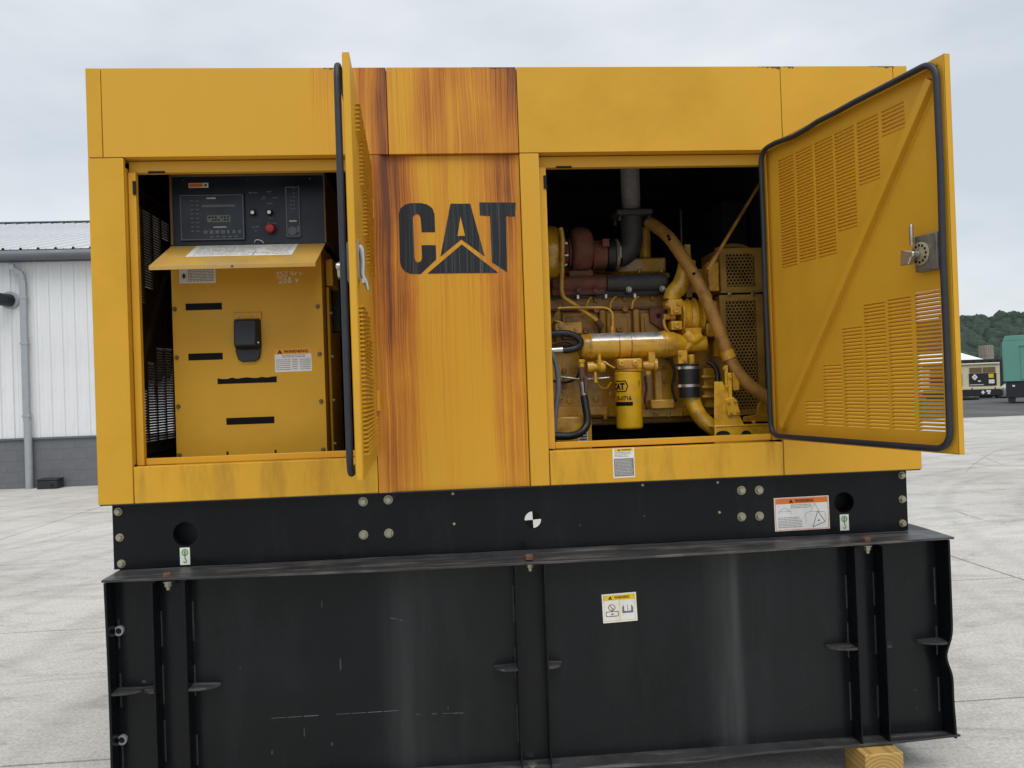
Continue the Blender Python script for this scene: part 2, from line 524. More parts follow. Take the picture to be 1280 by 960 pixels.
# ---------------------------------------------------------------- flat print on a wall that faces the camera side (-Y)
class Decal:
    def __init__(self, parent, name, x0, x1, z0, z1, Y, m, tilt=0.0, label=None, frame=None):
        self.cx, self.cz, self.w, self.h, self.Y, self.t = (x0 + x1) / 2, (z0 + z1) / 2, x1 - x0, z1 - z0, Y, R(tilt)
        self.o = self.rect(0, 1, 0, 1, m, name, 0, parent)
        if label:
            self.o['label'] = label

    def pt(self, u, v, y):
        a, b = (u - 0.5) * self.w, (v - 0.5) * self.h
        c, s = math.cos(self.t), math.sin(self.t)
        return Vector((self.cx + a * c - b * s, y, self.cz + a * s + b * c))

    def yy(self, layer):
        return self.Y - 0.0006 - 0.0005 * layer

    def quads(self, rects, m, name, layer=1, parent=None):
        mb = MB()
        for (u0, u1, v0, v1) in rects:
            y1, y0 = self.yy(layer), (self.Y + 0.0005 if layer == 0 else self.yy(layer - 1) + 0.0001)
            mb.hexa([self.pt(u0, v0, y1), self.pt(u1, v0, y1), self.pt(u1, v1, y1), self.pt(u0, v1, y1)],
                    [self.pt(u0, v0, y0), self.pt(u1, v0, y0), self.pt(u1, v1, y0), self.pt(u0, v1, y0)])
        return mb.build(name, m, parent if parent is not None else self.o, smooth=0)

    def rect(self, u0, u1, v0, v1, m, name, layer=1, parent=None):
        return self.quads([(u0, u1, v0, v1)], m, name, layer, parent)

    def lines(self, u0, u1, v0, v1, n, m='print_grey', fill=0.45, seed=1, layer=1, gap=0.0):
        rnd = random.Random(seed)
        rs = []
        for i in range(n):
            v = v1 - (i + 0.5) * (v1 - v0) / n
            hh = (v1 - v0) / n * fill / 2
            u = u0
            end = u1 - rnd.random() * gap * (u1 - u0)
            while u < end:
                w = (0.05 + rnd.random() * 0.12) * (u1 - u0)
                rs.append((u, min(u + w, end), v - hh, v + hh))
                u += w + 0.025 * (u1 - u0)
        return self.quads(rs, m, 'small_print', layer)

    def text(self, s, u0, u1, v0, v1, m='print_black', layer=2, bold=0.02, name='lettering'):
        vs, fs = text_mesh(s, 1.0, bold)
        xa, xb = min(v.x for v in vs), max(v.x for v in vs)
        ya, yb = min(v.y for v in vs), max(v.y for v in vs)
        y = self.yy(layer)
        mb = MB()
        mb.add([self.pt(u0 + (v.x - xa) / (xb - xa) * (u1 - u0), v0 + (v.y - ya) / (yb - ya) * (v1 - v0), y) for v in vs], fs)
        return mb.build(name, m, self.o, smooth=0)

    def poly(self, pts, m, name, layer=2):
        y = self.yy(layer)
        mb = MB()
        mb.add([self.pt(u, v, y) for u, v in pts], [tuple(range(len(pts)))])
        return mb.build(name, m, self.o, smooth=0)

    def stroke(self, pts, w, m, name, layer=2, closed=False):
        """line drawing: a flat ribbon w metres wide through (u, v) points"""
        y = self.yy(layer)
        P = [self.pt(u, v, y) for u, v in pts]
        if closed:
            P.append(P[0])
        mb = MB()
        for a, b in zip(P, P[1:]):
            d = (b - a).normalized()
            s = Vector((-d.z, 0, d.x)) * w / 2
            mb.add([a - s, b - s, b + s, a + s], [(0, 1, 2, 3)])
        return mb.build(name, m, self.o, smooth=0)

    def warn_triangle(self, u0, u1, v0, v1, m='print_black', layer=2):
        um = (u0 + u1) / 2
        return self.poly([(u0, v0), (um - 0.1 * (u1 - u0), v0), (um, v0 + 0.55 * (v1 - v0)), (um + 0.1 * (u1 - u0), v0), (u1, v0), (um, v1)], m, 'warning_triangle', layer)


def circ(u, v, ru, rv, n=20, a0=0, a1=2 * math.pi):
    return [(u + ru * math.cos(a0 + (a1 - a0) * i / n), v + rv * math.sin(a0 + (a1 - a0) * i / n)) for i in range(n)]


# ================================================================ ENCLOSURE
ZB, ZS, ZT = 1.134, 2.3875, 2.712
EO = Vector((1.55, 0.75, ZB))
enc = thing('generator_enclosure', 'yellow steel generator enclosure with two open louvred doors and rust streaked middle panel', 'enclosure', EO)

xs = lambda v: v - EO.x
zl = lambda v: v - EO.z
rust_mat('rust_upper_left', [(xs(0.0570), 0.0), (xs(0.6295), 0.03), (xs(0.8320), 0.14), (xs(0.9487), 0.32), (xs(0.9839), 0.52), (xs(1.0250), 0.58), (xs(1.0485), 0.80), (xs(1.0691), 0.95)], zl(ZS), zl(ZT), 0.88, 1.05)
rust_mat('rust_upper_mid', [(xs(1.0779), 0.30), (xs(1.1133), 0.20), (xs(1.1724), 0.28), (xs(1.2080), 0.60), (xs(1.2734), 0.58), (xs(1.3092), 0.40), (xs(1.4228), 0.44), (xs(1.5070), 0.54), (xs(1.5432), 0.68), (xs(1.5643), 0.78)], zl(ZS), zl(ZT), 0.85, 1.12)
rust_mat('rust_centre', [(xs(1.0113), 0.42), (xs(1.0465), 0.58), (xs(1.0612), 0.90), (xs(1.0729), 0.70), (xs(1.0876), 0.52), (xs(1.1348), 0.55), (xs(1.1643), 0.26), (xs(1.2176), 0.16), (xs(1.2650), 0.24), (xs(1.3186), 0.11), (xs(1.4141), 0.20), (xs(1.4681), 0.48), (xs(1.5162), 0.60), (xs(1.5463), 0.42), (xs(1.5674), 0.2)], zl(ZB), zl(ZS), 0.64, 1.42)
rust_mat('rust_post', [(xs(1.5614), 0.10), (xs(1.5885), 0.03), (xs(1.6672), 0.0)], zl(ZB), zl(ZS), 1.0, 1.0)

G = 0.0013
X1, X2, X3, X4, X5 = 0.0542, 1.0779, 1.5643, 2.5880, 3.0422
for (a, b, m) in ((0.0, X1, 'yellow'), (X1, X2, 'rust_upper_left'), (X2, X3, 'rust_upper_mid'), (X3, X4, 'yellow'), (X4, X5, 'yellow'), (X5, 3.10, 'yellow')):
    mb = MB()
    mb.box(a + G, b - G, 0.0, 0.02, ZS + G, ZT)
    mb.box(a + G, b - G, 0.02, 0.06, ZT - 0.004, ZT)
    mb.box(a + G, b - G, 0.0215, 0.080, ZS + G, ZS + 0.005)
    mb.build('upper_panel', m, enc, bevel=0.0012)
# backing behind the seams, roof and side skins
mb = MB()
mb.box(0.004, 3.096, 0.0205, 0.0212, ZS + 0.006, ZT - 0.006)
mb.build('seam_backing', 'foam_black', enc)
mb = MB()
mb.box(0.004, 3.096, 0.061, 1.496, ZT - 0.008, ZT - 0.002)
mb.build('roof_sheet', 'yellow', enc)
# left end around the end door, right end, rear
mb = MB()
mb.box(0.0, 0.004, 0.022, 1.5, ZS + G, ZT)
mb.box(0.0, 0.004, 0.022, 0.110, ZB, ZS - G)
mb.box(0.0, 0.004, 1.010, 1.5, ZB, ZS - G)
mb.box(0.0, 0.004, 0.112, 1.008, ZB, 1.270)
mb.build('end_skin', 'yellow', enc)
MB().box(3.096, 3.10, 0.022, 1.5, ZB, ZT - 0.003).build('end_skin', 'yellow', enc)
MB().box(0.005, 3.095, 1.497, 1.5, ZB, ZT - 0.003).build('rear_skin', 'yellow', enc)
# black acoustic lining
MB().box(0.006, 3.094, 1.46, 1.495, ZB, 2.62).build('rear_lining', 'foam_black', enc)
MB().box(0.006, 3.094, 0.031, 1.459, 2.60, 2.62).build('ceiling_lining', 'foam_black', enc)
MB().box(2.70, 3.094, 0.031, 1.459, ZB + 0.012, 2.599).build('radiator_lining', 'foam_black', enc)
MB().box(0.006, 3.094, 0.031, 1.459, ZB, ZB + 0.010).build('floor_pan', 'foam_black', enc)
mb = MB()
mb.box(0.0045, 0.012, 1.012, 1.459, ZB + 0.012, 2.599)
mb.box(0.0045, 0.012, 0.032, 1.011, ZS + 0.004, 2.599)
mb.build('end_lining', 'foam_black', enc)

# lower front: corner post, sills, recessed centre panel, post, end panel
XP = 0.125
mb = MB()
mb.box(0, XP - G, 0, 0.02, ZB, ZS - G)
mb.box(XP - 0.006, XP - G, 0.02, 0.05, 1.272, ZS - 0.03)
mb.build('corner_post', 'yellow', enc, bevel=0.0025)
HL, HR = 1.0, 2.546
mb = MB()
mb.box(XP + G, HL - G, 0, 0.018, ZB, 1.266)
mb.box(XP + G, HL - G, 0.018, 0.058, 1.256, 1.266)
mb.build('sill_panel', 'yellow_sill', enc, bevel=0.0025)
XC, XD = 1.5644, 1.6396
prof = [(HL + G, 0.0), (1.034, 0.0), (1.044, 0.002), (1.054, 0.008), (1.062, 0.014), (1.074, 0.018), (XC - 0.02, 0.018), (XC - 0.006, 0.015), (XC - G, 0.012)]
mb = MB()
vs, fs = [], []
zs_ = [ZB, ZS - G]
for z in zs_:
    vs += [(x, y, z) for x, y in prof] + [(x, y + 0.004, z) for x, y in prof]
k = len(prof)
for i in range(k - 1):
    fs.append((i, i + 1, 2 * k + i + 1, 2 * k + i))
    fs.append((k + i, 3 * k + i, 3 * k + i + 1, k + i + 1))
    fs.append((i, k + i, k + i + 1, i + 1))
    fs.append((2 * k + i, 2 * k + i + 1, 3 * k + i + 1, 3 * k + i))
fs += [(0, 2 * k, 3 * k, k), (k - 1, 2 * k - 1, 4 * k - 1, 3 * k - 1)]
mb.add(vs, fs)
mb.build('centre_panel', 'rust_centre', enc, smooth=50)
mb = MB()
mb.box(XC + G, XD - G, 0, 0.02, ZB, ZS - G)
mb.box(XD - 0.007, XD - G, 0.02, 0.05, 1.272, ZS - 0.03)
mb.build('door_post', 'rust_post', enc, bevel=0.0025)
mb = MB()
mb.box(XD + G, HR - G, 0, 0.018, ZB, 1.262)
mb.box(XD + G, HR - G, 0.018, 0.058, 1.252, 1.262)
mb.build('sill_panel', 'yellow_sill', enc, bevel=0.0025)
mb = MB()
mb.box(HR + G, 3.10, 0, 0.02, ZB, ZS - G)
mb.build('end_panel', 'yellow', enc, bevel=0.0025)
mb = MB()
mb.box(0.006, 3.094, 0.0205, 0.03, ZB + 0.003, 1.25)
mb.box(HL + 0.004, XD - 0.01, 0.024, 0.03, 1.252, ZS - 0.03)
mb.build('seam_backing', 'foam_black', enc)
# door frames: set-back flanges the seals close on
for (a, b) in ((XP, HL), (XD, HR)):
    mb = MB()
    mb.box(a + 0.001, a + 0.028, 0.034, 0.060, 1.268, ZS - 0.045)
    mb.box(b - 0.026, b - 0.001, 0.034, 0.060, 1.268, ZS - 0.045)
    mb.box(a + 0.001, b - 0.001, 0.046, 0.075, ZS - 0.044, ZS - 0.0015)
    mb.box(a + 0.029, b - 0.027, 0.046, 0.064, 1.268, 1.292)
    mb.build('door_frame', 'yellow', enc, bevel=0.002)
    # hinge and catch cut-outs
    MB().box(a + 0.018, a + 0.030, 0.030, 0.034, 2.26, 2.31).build('catch_slot', 'foam_black', enc)
    MB().box(a + 0.07, a + 0.13, 0.043, 0.0458, ZS - 0.047, ZS - 0.039).build('catch_slot', 'foam_black', enc)

# bare-metal chips along the top edge
rnd = random.Random(15)
for (xa_, xb_) in ((2.5024, 2.5914), (2.6010, 2.6424), (2.9450, 3.0458), (0.8488, 0.8896), (1.3984, 1.5609)):
    n = 10
    top = [(xa_ + (xb_ - xa_) * i / n, ZT - 0.0012) for i in range(n, -1, -1)]
    low = [(xa_ + (xb_ - xa_) * i / n, ZT - 0.0022 - 0.009 * rnd.random() ** 2 * (0.3 + i / n)) for i in range(n + 1)]
    MB().add([(x, -0.0004, z) for x, z in low + top], [tuple(range(2 * n + 2))]).build('paint_chip', 'rust_bolt', enc, smooth=0)
# fasteners on the roof edge
for px in (1.9665, 2.0576):
    MB().lathe((px, 0.05, ZT - 0.001), (0, 0, 1), [(0, 0.013), (0.006, 0.014), (0.011, 0.011), (0.014, 0.004)], 14).build('roof_fastener', 'rubber', enc)
MB().box(1.9571, 2.0671, 0.046, 0.054, ZT - 0.0005, ZT + 0.003).build('fastener_strip', 'black_satin', enc)

# the three big letters on the centre panel
mm = rust_mat('decal_black', [(xs(1.05), 0.0), (xs(1.6), 0.0)], zl(ZB), zl(ZS), 0, 0)
bn = mm.node_tree
for nd in bn.nodes:
    if nd.type == 'VALTORGB' and len(nd.color_ramp.elements) == 6:
        for e, c in zip(nd.color_ramp.elements, [(0.010, 0.013, 0.018), (0.026, 0.032, 0.038), (0.085, 0.09, 0.09), (0.14, 0.12, 0.08), (0.2, 0.11, 0.04), (0.2, 0.1, 0.03)]):
            e.color = (*c, 1)
    if nd.type == 'MATH' and nd.operation == 'ADD' and abs(nd.inputs[1].default_value - 0.20) < 1e-4:
        nd.inputs[1].default_value = 0.95
    if nd.type == 'MAP_RANGE' and abs(nd.inputs[3].default_value - 0.40) < 1e-4:
        nd.inputs[3].default_value = 0.5
LC = [(1.107, 2.172), (1.115, 2.191), (1.131, 2.204), (1.15, 2.209), (1.191, 2.209), (1.214, 2.203), (1.233, 2.189), (1.24, 2.166), (1.24, 2.099), (1.19, 2.1), (1.188, 2.154), (1.182, 2.165), (1.173, 2.168), (1.162, 2.163), (1.159, 2.154), (1.16, 2.007), (1.163, 1.992), (1.173, 1.986), (1.184, 1.992), (1.188, 2.002), (1.188, 2.051), (1.241, 2.05), (1.241, 1.997), (1.181, 1.943), (1.141, 1.945), (1.122, 1.955), (1.11, 1.972), (1.106, 1.991)]
A1 = [(1.301, 2.205), (1.339, 2.204), (1.337, 2.158), (1.323, 2.083), (1.338, 2.083), (1.337, 2.07), (1.257, 2.007)]
A2 = [(1.339, 2.204), (1.375, 2.204), (1.423, 2.004), (1.337, 2.07), (1.338, 2.083), (1.352, 2.083), (1.337, 2.158)]
A3 = [(1.338, 2.051), (1.472, 1.941), (1.206, 1.944)]
LT = [(1.409, 2.208), (1.547, 2.205), (1.543, 2.152), (1.508, 2.155), (1.505, 1.943), (1.449, 1.982), (1.448, 2.156), (1.41, 2.159)]
for polys in ((LC,), (A1, A2, A3), (LT,)):
    mb = MB()
    for pl in polys:
        mb.add([(x, 0.0168, z) for x, z in pl], [tuple(range(len(pl)))])
    mb.build('logo_letter', 'decal_black', enc, smooth=0)

# paper warning sticker on the right sill
d = Decal(enc, 'warning_sticker', 1.8802, 1.9631, 1.1515, 1.2634, 0.0, 'white', 0.6, 'small sticker with yellow header and dense grey print on right sill')
d.rect(0.08, 0.95, 0.89, 0.99, 'label_yellow', 'header')
d.warn_triangle(0.24, 0.36, 0.905, 0.975)
d.text('WARNING', 0.40, 0.86, 0.915, 0.968)
d.lines(0.1, 0.92, 0.70, 0.88, 4, fill=0.35, seed=3, gap=0.4)
d.rect(0.05, 0.96, 0.05, 0.65, 'print_grey', 'print_block')
d.lines(0.09, 0.92, 0.08, 0.62, 11, 'white_dull', 0.5, 5, 2, 0.1)


# ---------------------------------------------------------------- doors
UPC = [(0.075, 0.640), (0.183, 0.643), (0.291, 0.643), (0.398, 0.713), (0.509, 0.840), (0.620, 0.963)]
LOC = [(0.187, 0.150), (0.294, 0.274), (0.401, 0.394), (0.509, 0.462), (0.617, 0.466), (0.729, 0.467)]
CW, PIT, DW, DH = 0.097, 0.0114, 0.890, 1.113
HOLES = [(x, x + CW, zb, 1.050) for x, zb in UPC] + [(x, x + CW, 0.060, zt) for x, zt in LOC]


def slat_mesh(drop=0.0):
    mb = MB()
    a = [(-0.0006, 0.0), (-0.0006, -0.0050), (0.0100, -0.0056), (0.0140, -0.0088 - drop), (0.0148, -0.0081 - drop), (0.0106, -0.0046), (0.0008, -0.0042), (0.0008, 0.0)]
    k = len(a)
    mb.add([(x, y, z) for x in (0, CW) for y, z in a], [tuple(range(k)), tuple(range(2 * k - 1, k - 1, -1))] + [(i, (i + 1) % k, (i + 1) % k + k, i + k) for i in range(k)])
    for x in (0.0, CW):
        mb.add([(x, 0.0004, -0.0046), (x, 0.0102, -0.0052), (x, 0.0143, -0.0086 - drop), (x, 0.0004, -0.0112)], [(0, 1, 2, 3)])
    return mb


def make_door(hinge, ang, single, open_parts, label, paint='yellow'):
    # local frame: x from hinge to free edge, -y is the inside, z up from the bottom edge
    gx = sorted(set([0, DW] + [h[0] for h in HOLES] + [h[1] for h in HOLES]))
    gz = sorted(set([0, DH] + [h[2] for h in HOLES] + [h[3] for h in HOLES]))
    mb = MB()
    idx = {}

    def vid(i, j):
        if (i, j) not in idx:
            idx[i, j] = len(mb.v)
            mb.v.append(Vector((gx[i], 0, gz[j])))
        return idx[i, j]
    for i in range(len(gx) - 1):
        for j in range(len(gz) - 1):
            cx, cz = (gx[i] + gx[i + 1]) / 2, (gz[j] + gz[j + 1]) / 2
            if any(h[0] < cx < h[1] and h[2] < cz < h[3] for h in HOLES):
                continue
            mb.f.append((vid(i, j), vid(i + 1, j), vid(i + 1, j + 1), vid(i, j + 1)))
    door = mb.build('door', paint, None, smooth=0, solid=0.0016)
    door.parent = enc
    door.location = Vector(hinge) - EO
    door.rotation_euler = (0, 0, ang)
    door['_o'] = (0, 0, 0)
    door['label'] = label
    T = 0.017
    mb = MB()
    mb.box(-0.0004, 0.002, -T, -0.0009, 0.002, DH - 0.002)
    mb.box(DW - 0.002, DW + 0.0004, -T, -0.0009, 0.002, DH - 0.002)
    mb.box(0, DW, -T, -0.0009, -0.0004, 0.002)
    mb.box(0, DW, -T, -0.0009, DH - 0.002, DH + 0.0004)
    mb.box(0.0025, 0.024, -T - 0.0014, -T, 0.0025, DH - 0.0025)
    mb.box(DW - 0.024, DW - 0.0025, -T - 0.0014, -T, 0.0025, DH - 0.0025)
    mb.box(0.0245, DW - 0.0245, -T - 0.0014, -T, 0.0025, 0.022)
    mb.box(0.0245, DW - 0.0245, -T - 0.0014, -T, DH - 0.022, DH - 0.0025)
    mb.build('edge_frame', paint, door, bevel=0.0008)
    # louvre slats
    base = None
    for ci, h in enumerate(HOLES):
        n = int((h[3] - h[2]) / PIT)
        st = (h[3] - h[2]) / n
        if single and ci != 0:
            for r_ in range(n):
                if base is None:
                    o = base = slat_mesh().build('louvre_slat', paint, door, smooth=0)
                else:
                    o = base.copy()
                    COL.objects.link(o)
                o.location = (h[0], 0, h[3] - 0.0005 - r_ * st)
        else:
            mb = MB()
            for r_ in range(n):
                s = slat_mesh(0.0 if paint == 'yellow' else 0.0016)
                mb.add([v + Vector((h[0], 0, h[3] - 0.0005 - r_ * st)) for v in s.v], s.f)
            o = mb.build('louvre_slats', paint, door, smooth=0)
            o['kind'] = 'stuff'
    # diagonal hat-section stiffener on the inside
    p, q = Vector((0.836, -0.010, 1.060)), Vector((0.060, -0.010, 0.050))
    mb = MB()
    dd = (q - p).normalized()
    sd_ = Vector((-dd.z, 0, dd.x))
    cr_ = [(-0.026, -0.0012), (-0.0145, -0.0016), (-0.014, -0.021), (0.011, -0.021), (0.0115, -0.0016), (0.024, -0.0012)]
    vs = [e + sd_ * a + Vector((0, b + 0.010, 0)) for e in (p, q) for a, b in cr_]
    k = len(cr_)
    mb.add(vs, [(i, i + 1, k + i + 1, k + i) for i in range(k - 1)])
    mb.build('diagonal_brace', paint, door, smooth=0, solid=0.0014)
    # bulb seal round the inside edge
    r, a = 0.05, 0.014
    pts = []
    W, H = DW - a, DH - a
    for cx, cz, s in ((W - r, H - r, 0), (a + r, H - r, 1), (a + r, a + r, 2), (W - r, a + r, 3)):
        for i in range(7):
            t = R(90 * s + 15 * i)
            pts.append(Vector((cx + r * math.cos(t), -0.033, cz + r * math.sin(t))))
        if s == 0:
            for u, dz in ((0.70, 0.0), (0.55, 0.001), (0.45, -0.002), (0.36, -0.001), (0.30, -0.008), (0.23, -0.011), (0.17, -0.005), (0.11, 0.001)):
                pts.append(Vector((u, -0.033 + dz * 0.4, H + dz)))
        if s == 1:
            for f in (0.75, 0.5, 0.25):
                pts.append(Vector((a + 0.002 * math.sin(f * 9), -0.033, a + r + f * (H - a - 2 * r))))
        if s == 3:
            for f in (0.25, 0.5, 0.75):
                pts.append(Vector((W + 0.002 * math.sin(f * 11), -0.033, a + r + f * (H - a - 2 * r))))
    MB().tube(pts, 0.0094, n=10, closed=True).build('seal', 'rubber', door)
    if open_parts:
        # latch works inside
        mb = MB()
        mb.box(0.762, 0.848, -0.026, -0.001, 0.522, 0.628)
        lb = mb.build('latch', 'latch_grey', door, bevel=0.004)
        MB().lathe((0.790, -0.026, 0.573), (0, -1, 0), [(0, 0.034), (0.006, 0.034), (0.008, 0.030)], 24).build('latch_plate', 'zinc', door)
        mb = MB()
        for i in range(12):
            t = R(30 * i)
            mb.lathe((0.790 + 0.0245 * math.cos(t), -0.0340, 0.573 + 0.0245 * math.sin(t)), (0, -1, 0), [(0, 0.0042), (0.0004, 0.0042)], 8)
        mb.build('latch_holes', 'print_black', door, smooth=0)
        mb = MB()
        mb.hexa([(0.738, -0.040, 0.545), (0.772, -0.040, 0.545), (0.792, -0.040, 0.580), (0.745, -0.040, 0.592)],
                [(0.738, -0.058, 0.545), (0.772, -0.058, 0.545), (0.792, -0.058, 0.580), (0.745, -0.058, 0.592)])
        mb.cyl((0.786, -0.034, 0.573), (0.786, -0.060, 0.573), 0.009, 12)
        mb.build('latch_cam', 'steel', door, bevel=0.003)
        mb = MB()
        mb.box(0.764, 0.776, -0.046, -0.036, 0.600, 0.662)
        mb.build('latch_lever', 'steel', door, bevel=0.004)
        # paddle handle outside
        mb = MB()
        mb.box(0.780, 0.822, 0.0009, 0.004, 0.530, 0.640)
        mb.build('handle_plate', 'steel', door, bevel=0.0015)
        mb = MB()
        mb.tube([(0.80, 0.004, 0.625), (0.80, 0.011, 0.612), (0.80, 0.013, 0.58), (0.80, 0.012, 0.545), (0.80, 0.020, 0.525), (0.80, 0.024, 0.505)], [0.008, 0.008, 0.007, 0.007, 0.006, 0.005], n=10)
        mb.box(0.776, 0.826, 0.010, 0.018, 0.522, 0.534)
        mb.build('handle', 'steel', door)
    for z in (0.16, 0.87):
        mb = MB()
        mb.box(-0.020, 0.018, 0.0012, 0.006, z, z + 0.075)
        mb.cyl((-0.001, 0.007, z), (-0.001, 0.007, z + 0.075), 0.007, 10)
        mb.build('hinge', 'yellow', door, bevel=0.001)
    return door


make_door((2.515, -0.012, 1.277), R(281.2), True, True, 'wide open right door showing louvred inside with diagonal brace')
make_door((1.004, -0.012, 1.277), R(272.4), False, True, 'left door opened straight out and seen almost edge on')
make_door((0.003, 0.115, 1.272), R(90), False, False, 'closed louvred end door in shade seen from inside', 'shaded_yellow')  # same door as the others, its inside shade carried by the dark colour

# ================================================================ SKID
SY, SX0, SX1, SZ0, SZ1 = 0.030, 0.036, 3.052, 0.894, 1.130
SO = Vector((1.55, 0.75, SZ0))
skid = thing('skid_base', 'glossy black steel skid rail between yellow enclosure and fuel tank', 'skid', SO)


def plate_holes(mb, x0, x1, z0, z1, y, holes, n=32):
    s = 0.062
    cur = x0
    for (cx, cz, r) in sorted(holes):
        mb.add([(cur, y, z0), (cx - s, y, z0), (cx - s, y, z1), (cur, y, z1)], [(0, 1, 2, 3)])
        mb.add([(cx - s, y, z0), (cx + s, y, z0), (cx + s, y, cz - s), (cx - s, y, cz - s)], [(0, 1, 2, 3)])
        mb.add([(cx - s, y, cz + s), (cx + s, y, cz + s), (cx + s, y, z1), (cx - s, y, z1)], [(0, 1, 2, 3)])
        vs, fs = [], []
        for i in range(n):
            a = 2 * math.pi * i / n
            c, q = math.cos(a), math.sin(a)
            k = s / max(abs(c), abs(q))
            vs += [(cx + r * c, y, cz + r * q), (cx + k * c, y, cz + k * q), (cx + r * c, y + 0.03, cz + r * q)]
        for i in range(n):
            j = (i + 1) % n
            fs += [(3 * i, 3 * j, 3 * j + 1, 3 * i + 1), (3 * i, 3 * i + 2, 3 * j + 2, 3 * j)]
        mb.add(vs, fs)
        cur = cx + s
    mb.add([(cur, y, z0), (x1, y, z0), (x1, y, z1), (cur, y, z1)], [(0, 1, 2, 3)])


mb = MB()
plate_holes(mb, SX0, SX1, SZ0, SZ1, SY, [(0.2912, 1.0116, 0.0438), (2.7947, 1.0140, 0.0399)])
mb.build('rail', 'black_paint', skid)
mb = MB()
mb.box(SX0, SX1, SY + 0.09, SY + 0.10, SZ0, SZ1)
mb.box(SX0, SX0 + 0.006, SY + 0.001, 1.46, SZ0, SZ1)
mb.box(SX1 - 0.006, SX1, SY + 0.001, 1.46, SZ0, SZ1)
mb.box(SX0, SX1, 1.46, 1.47, SZ0, SZ1)
mb.box(SX0, SX1, SY + 0.001, SY + 0.089, SZ1 - 0.006, SZ1)
mb.build('rail_web', 'black_satin', skid)
mb = MB()
mb.box(0.004, 3.096, 0.004, 0.029, 1.1300, 1.1335)
mb.build('top_gasket', 'rubber', skid)


def bolt_at(p, r, mat_='zinc', h=0.016, parent=skid):
    MB().bolt(p, (0, -1, 0), r, h).build('bolt', mat_, parent, smooth=30)


for p in ((0.0574, 0.03, 1.104), (0.0602, 0.03, 1.01), (0.063, 0.03, 0.915), (3.033, 0.03, 1.11), (3.031, 0.03, 1.016), (3.029, 0.03, 0.9217)):
    bolt_at(p, 0.0112)
for p in ((0.9392, 0.03, 1.101), (1.032, 0.03, 1.104), (0.9366, 0.03, 0.9775), (1.03, 0.03, 0.9789), (2.385, 0.03, 1.079), (2.455, 0.03, 1.077), (2.382, 0.03, 0.977), (2.453, 0.03, 0.9768)):
    bolt_at(p, 0.0132)
for p in ((1.273, 0.03, 1.116), (1.274, 0.03, 1.002), (1.998, 0.03, 1.117), (2.292, 0.03, 1.114), (2.295, 0.03, 0.9981)):
    MB().lathe(p, (0, -1, 0), [(0, 0.0058), (0.004, 0.005), (0.005, 0.002)], 12).build('rivet', 'zinc', skid)
for p in ((1.75, 0.03, 0.9746), (2, 0.03, 0.9979), (1.052, 0.03, 1.115), (1.606, 0.03, 1.124), (1.68, 0.03, 1.124)):
    MB().lathe(p, (0, -1, 0), [(0, 0.0045), (0.002, 0.0045)], 12).build('plug', 'rubber', skid)
# quartered target disc
cx, cz, rr_ = 1.5715, 1.0042, 0.0311
MB().lathe((cx, SY, cz), (0, -1, 0), [(0, rr_), (0.0008, rr_)], 32).build('target_disc', 'print_black', skid)
mb = MB()
for a0 in (R(93), R(273)):
    pts = [(cx, SY - 0.0014, cz)] + [(cx + rr_ * math.cos(a0 + R(90) * i / 10), SY - 0.0014, cz + rr_ * math.sin(a0 + R(90) * i / 10)) for i in range(11)]
    mb.add(pts, [tuple(range(12))])
mb.build('target_quarters', 'white', skid, smooth=0)
# lifting stickers: green hook
for (x0, x1, z0, z1) in ((0.2702, 0.3058, 0.8992, 0.9620), (2.7755, 2.8111, 0.9049, 0.9672)):
    d = Decal(skid, 'lifting_sticker', x0, x1, z0, z1, SY, 'white', 0)
    d.stroke(circ(0.5, 0.72, 0.28, 0.17), 0.0045, 'green', 'chain_ring', 1, True)
    d.poly([(0.42, 0.60), (0.58, 0.60), (0.58, 0.72), (0.68, 0.72), (0.5, 0.84), (0.32, 0.72), (0.42, 0.72)], 'green', 'arrow', 1)
    d.stroke([(0.5, 0.55), (0.5, 0.36), (0.62, 0.27), (0.66, 0.19), (0.55, 0.12), (0.42, 0.13), (0.35, 0.21)], 0.004, 'green', 'hook', 1)
# lifting warning sticker
d = Decal(skid, 'warning_sticker', 2.5134, 2.7332, 0.9146, 1.0435, SY, 'white', 0.4, 'white warning sticker with orange header and lifting diagrams')
d.quads([(0.015, 0.985, 0.02, 0.035), (0.015, 0.985, 0.965, 0.98), (0.015, 0.025, 0.035, 0.965), (0.975, 0.985, 0.035, 0.965)], 'orange', 'border')
d.rect(0.03, 0.97, 0.81, 0.96, 'orange', 'header')
d.warn_triangle(0.27, 0.345, 0.83, 0.945)
d.text('WARNING', 0.38, 0.72, 0.84, 0.935)
d.lines(0.30, 0.68, 0.66, 0.79, 3, fill=0.4, seed=8)
d.lines(0.06, 0.52, 0.08, 0.42, 7, fill=0.35, seed=9, gap=0.3)
d.stroke([(0.08, 0.50), (0.08, 0.58), (0.30, 0.58), (0.30, 0.50)], 0.0012, 'print_grey', 'drawing', 1)
d.stroke([(0.08, 0.58), (0.18, 0.70), (0.30, 0.58)], 0.0012, 'print_grey', 'drawing', 1)
d.stroke([(0.69, 0.08), (0.79, 0.55), (0.92, 0.22), (0.69, 0.08)], 0.002, 'print_black', 'drawing', 1)
d.stroke([(0.58, 0.20), (0.56, 0.50), (0.66, 0.55), (0.92, 0.52), (0.94, 0.25)], 0.0012, 'print_grey', 'drawing', 1)
d.stroke([(0.66, 0.55), (0.74, 0.78), (0.82, 0.54)], 0.0014, 'print_grey', 'drawing', 1)
d.rect(0.79, 0.815, 0.24, 0.29, 'print_black', 'mark', 1)

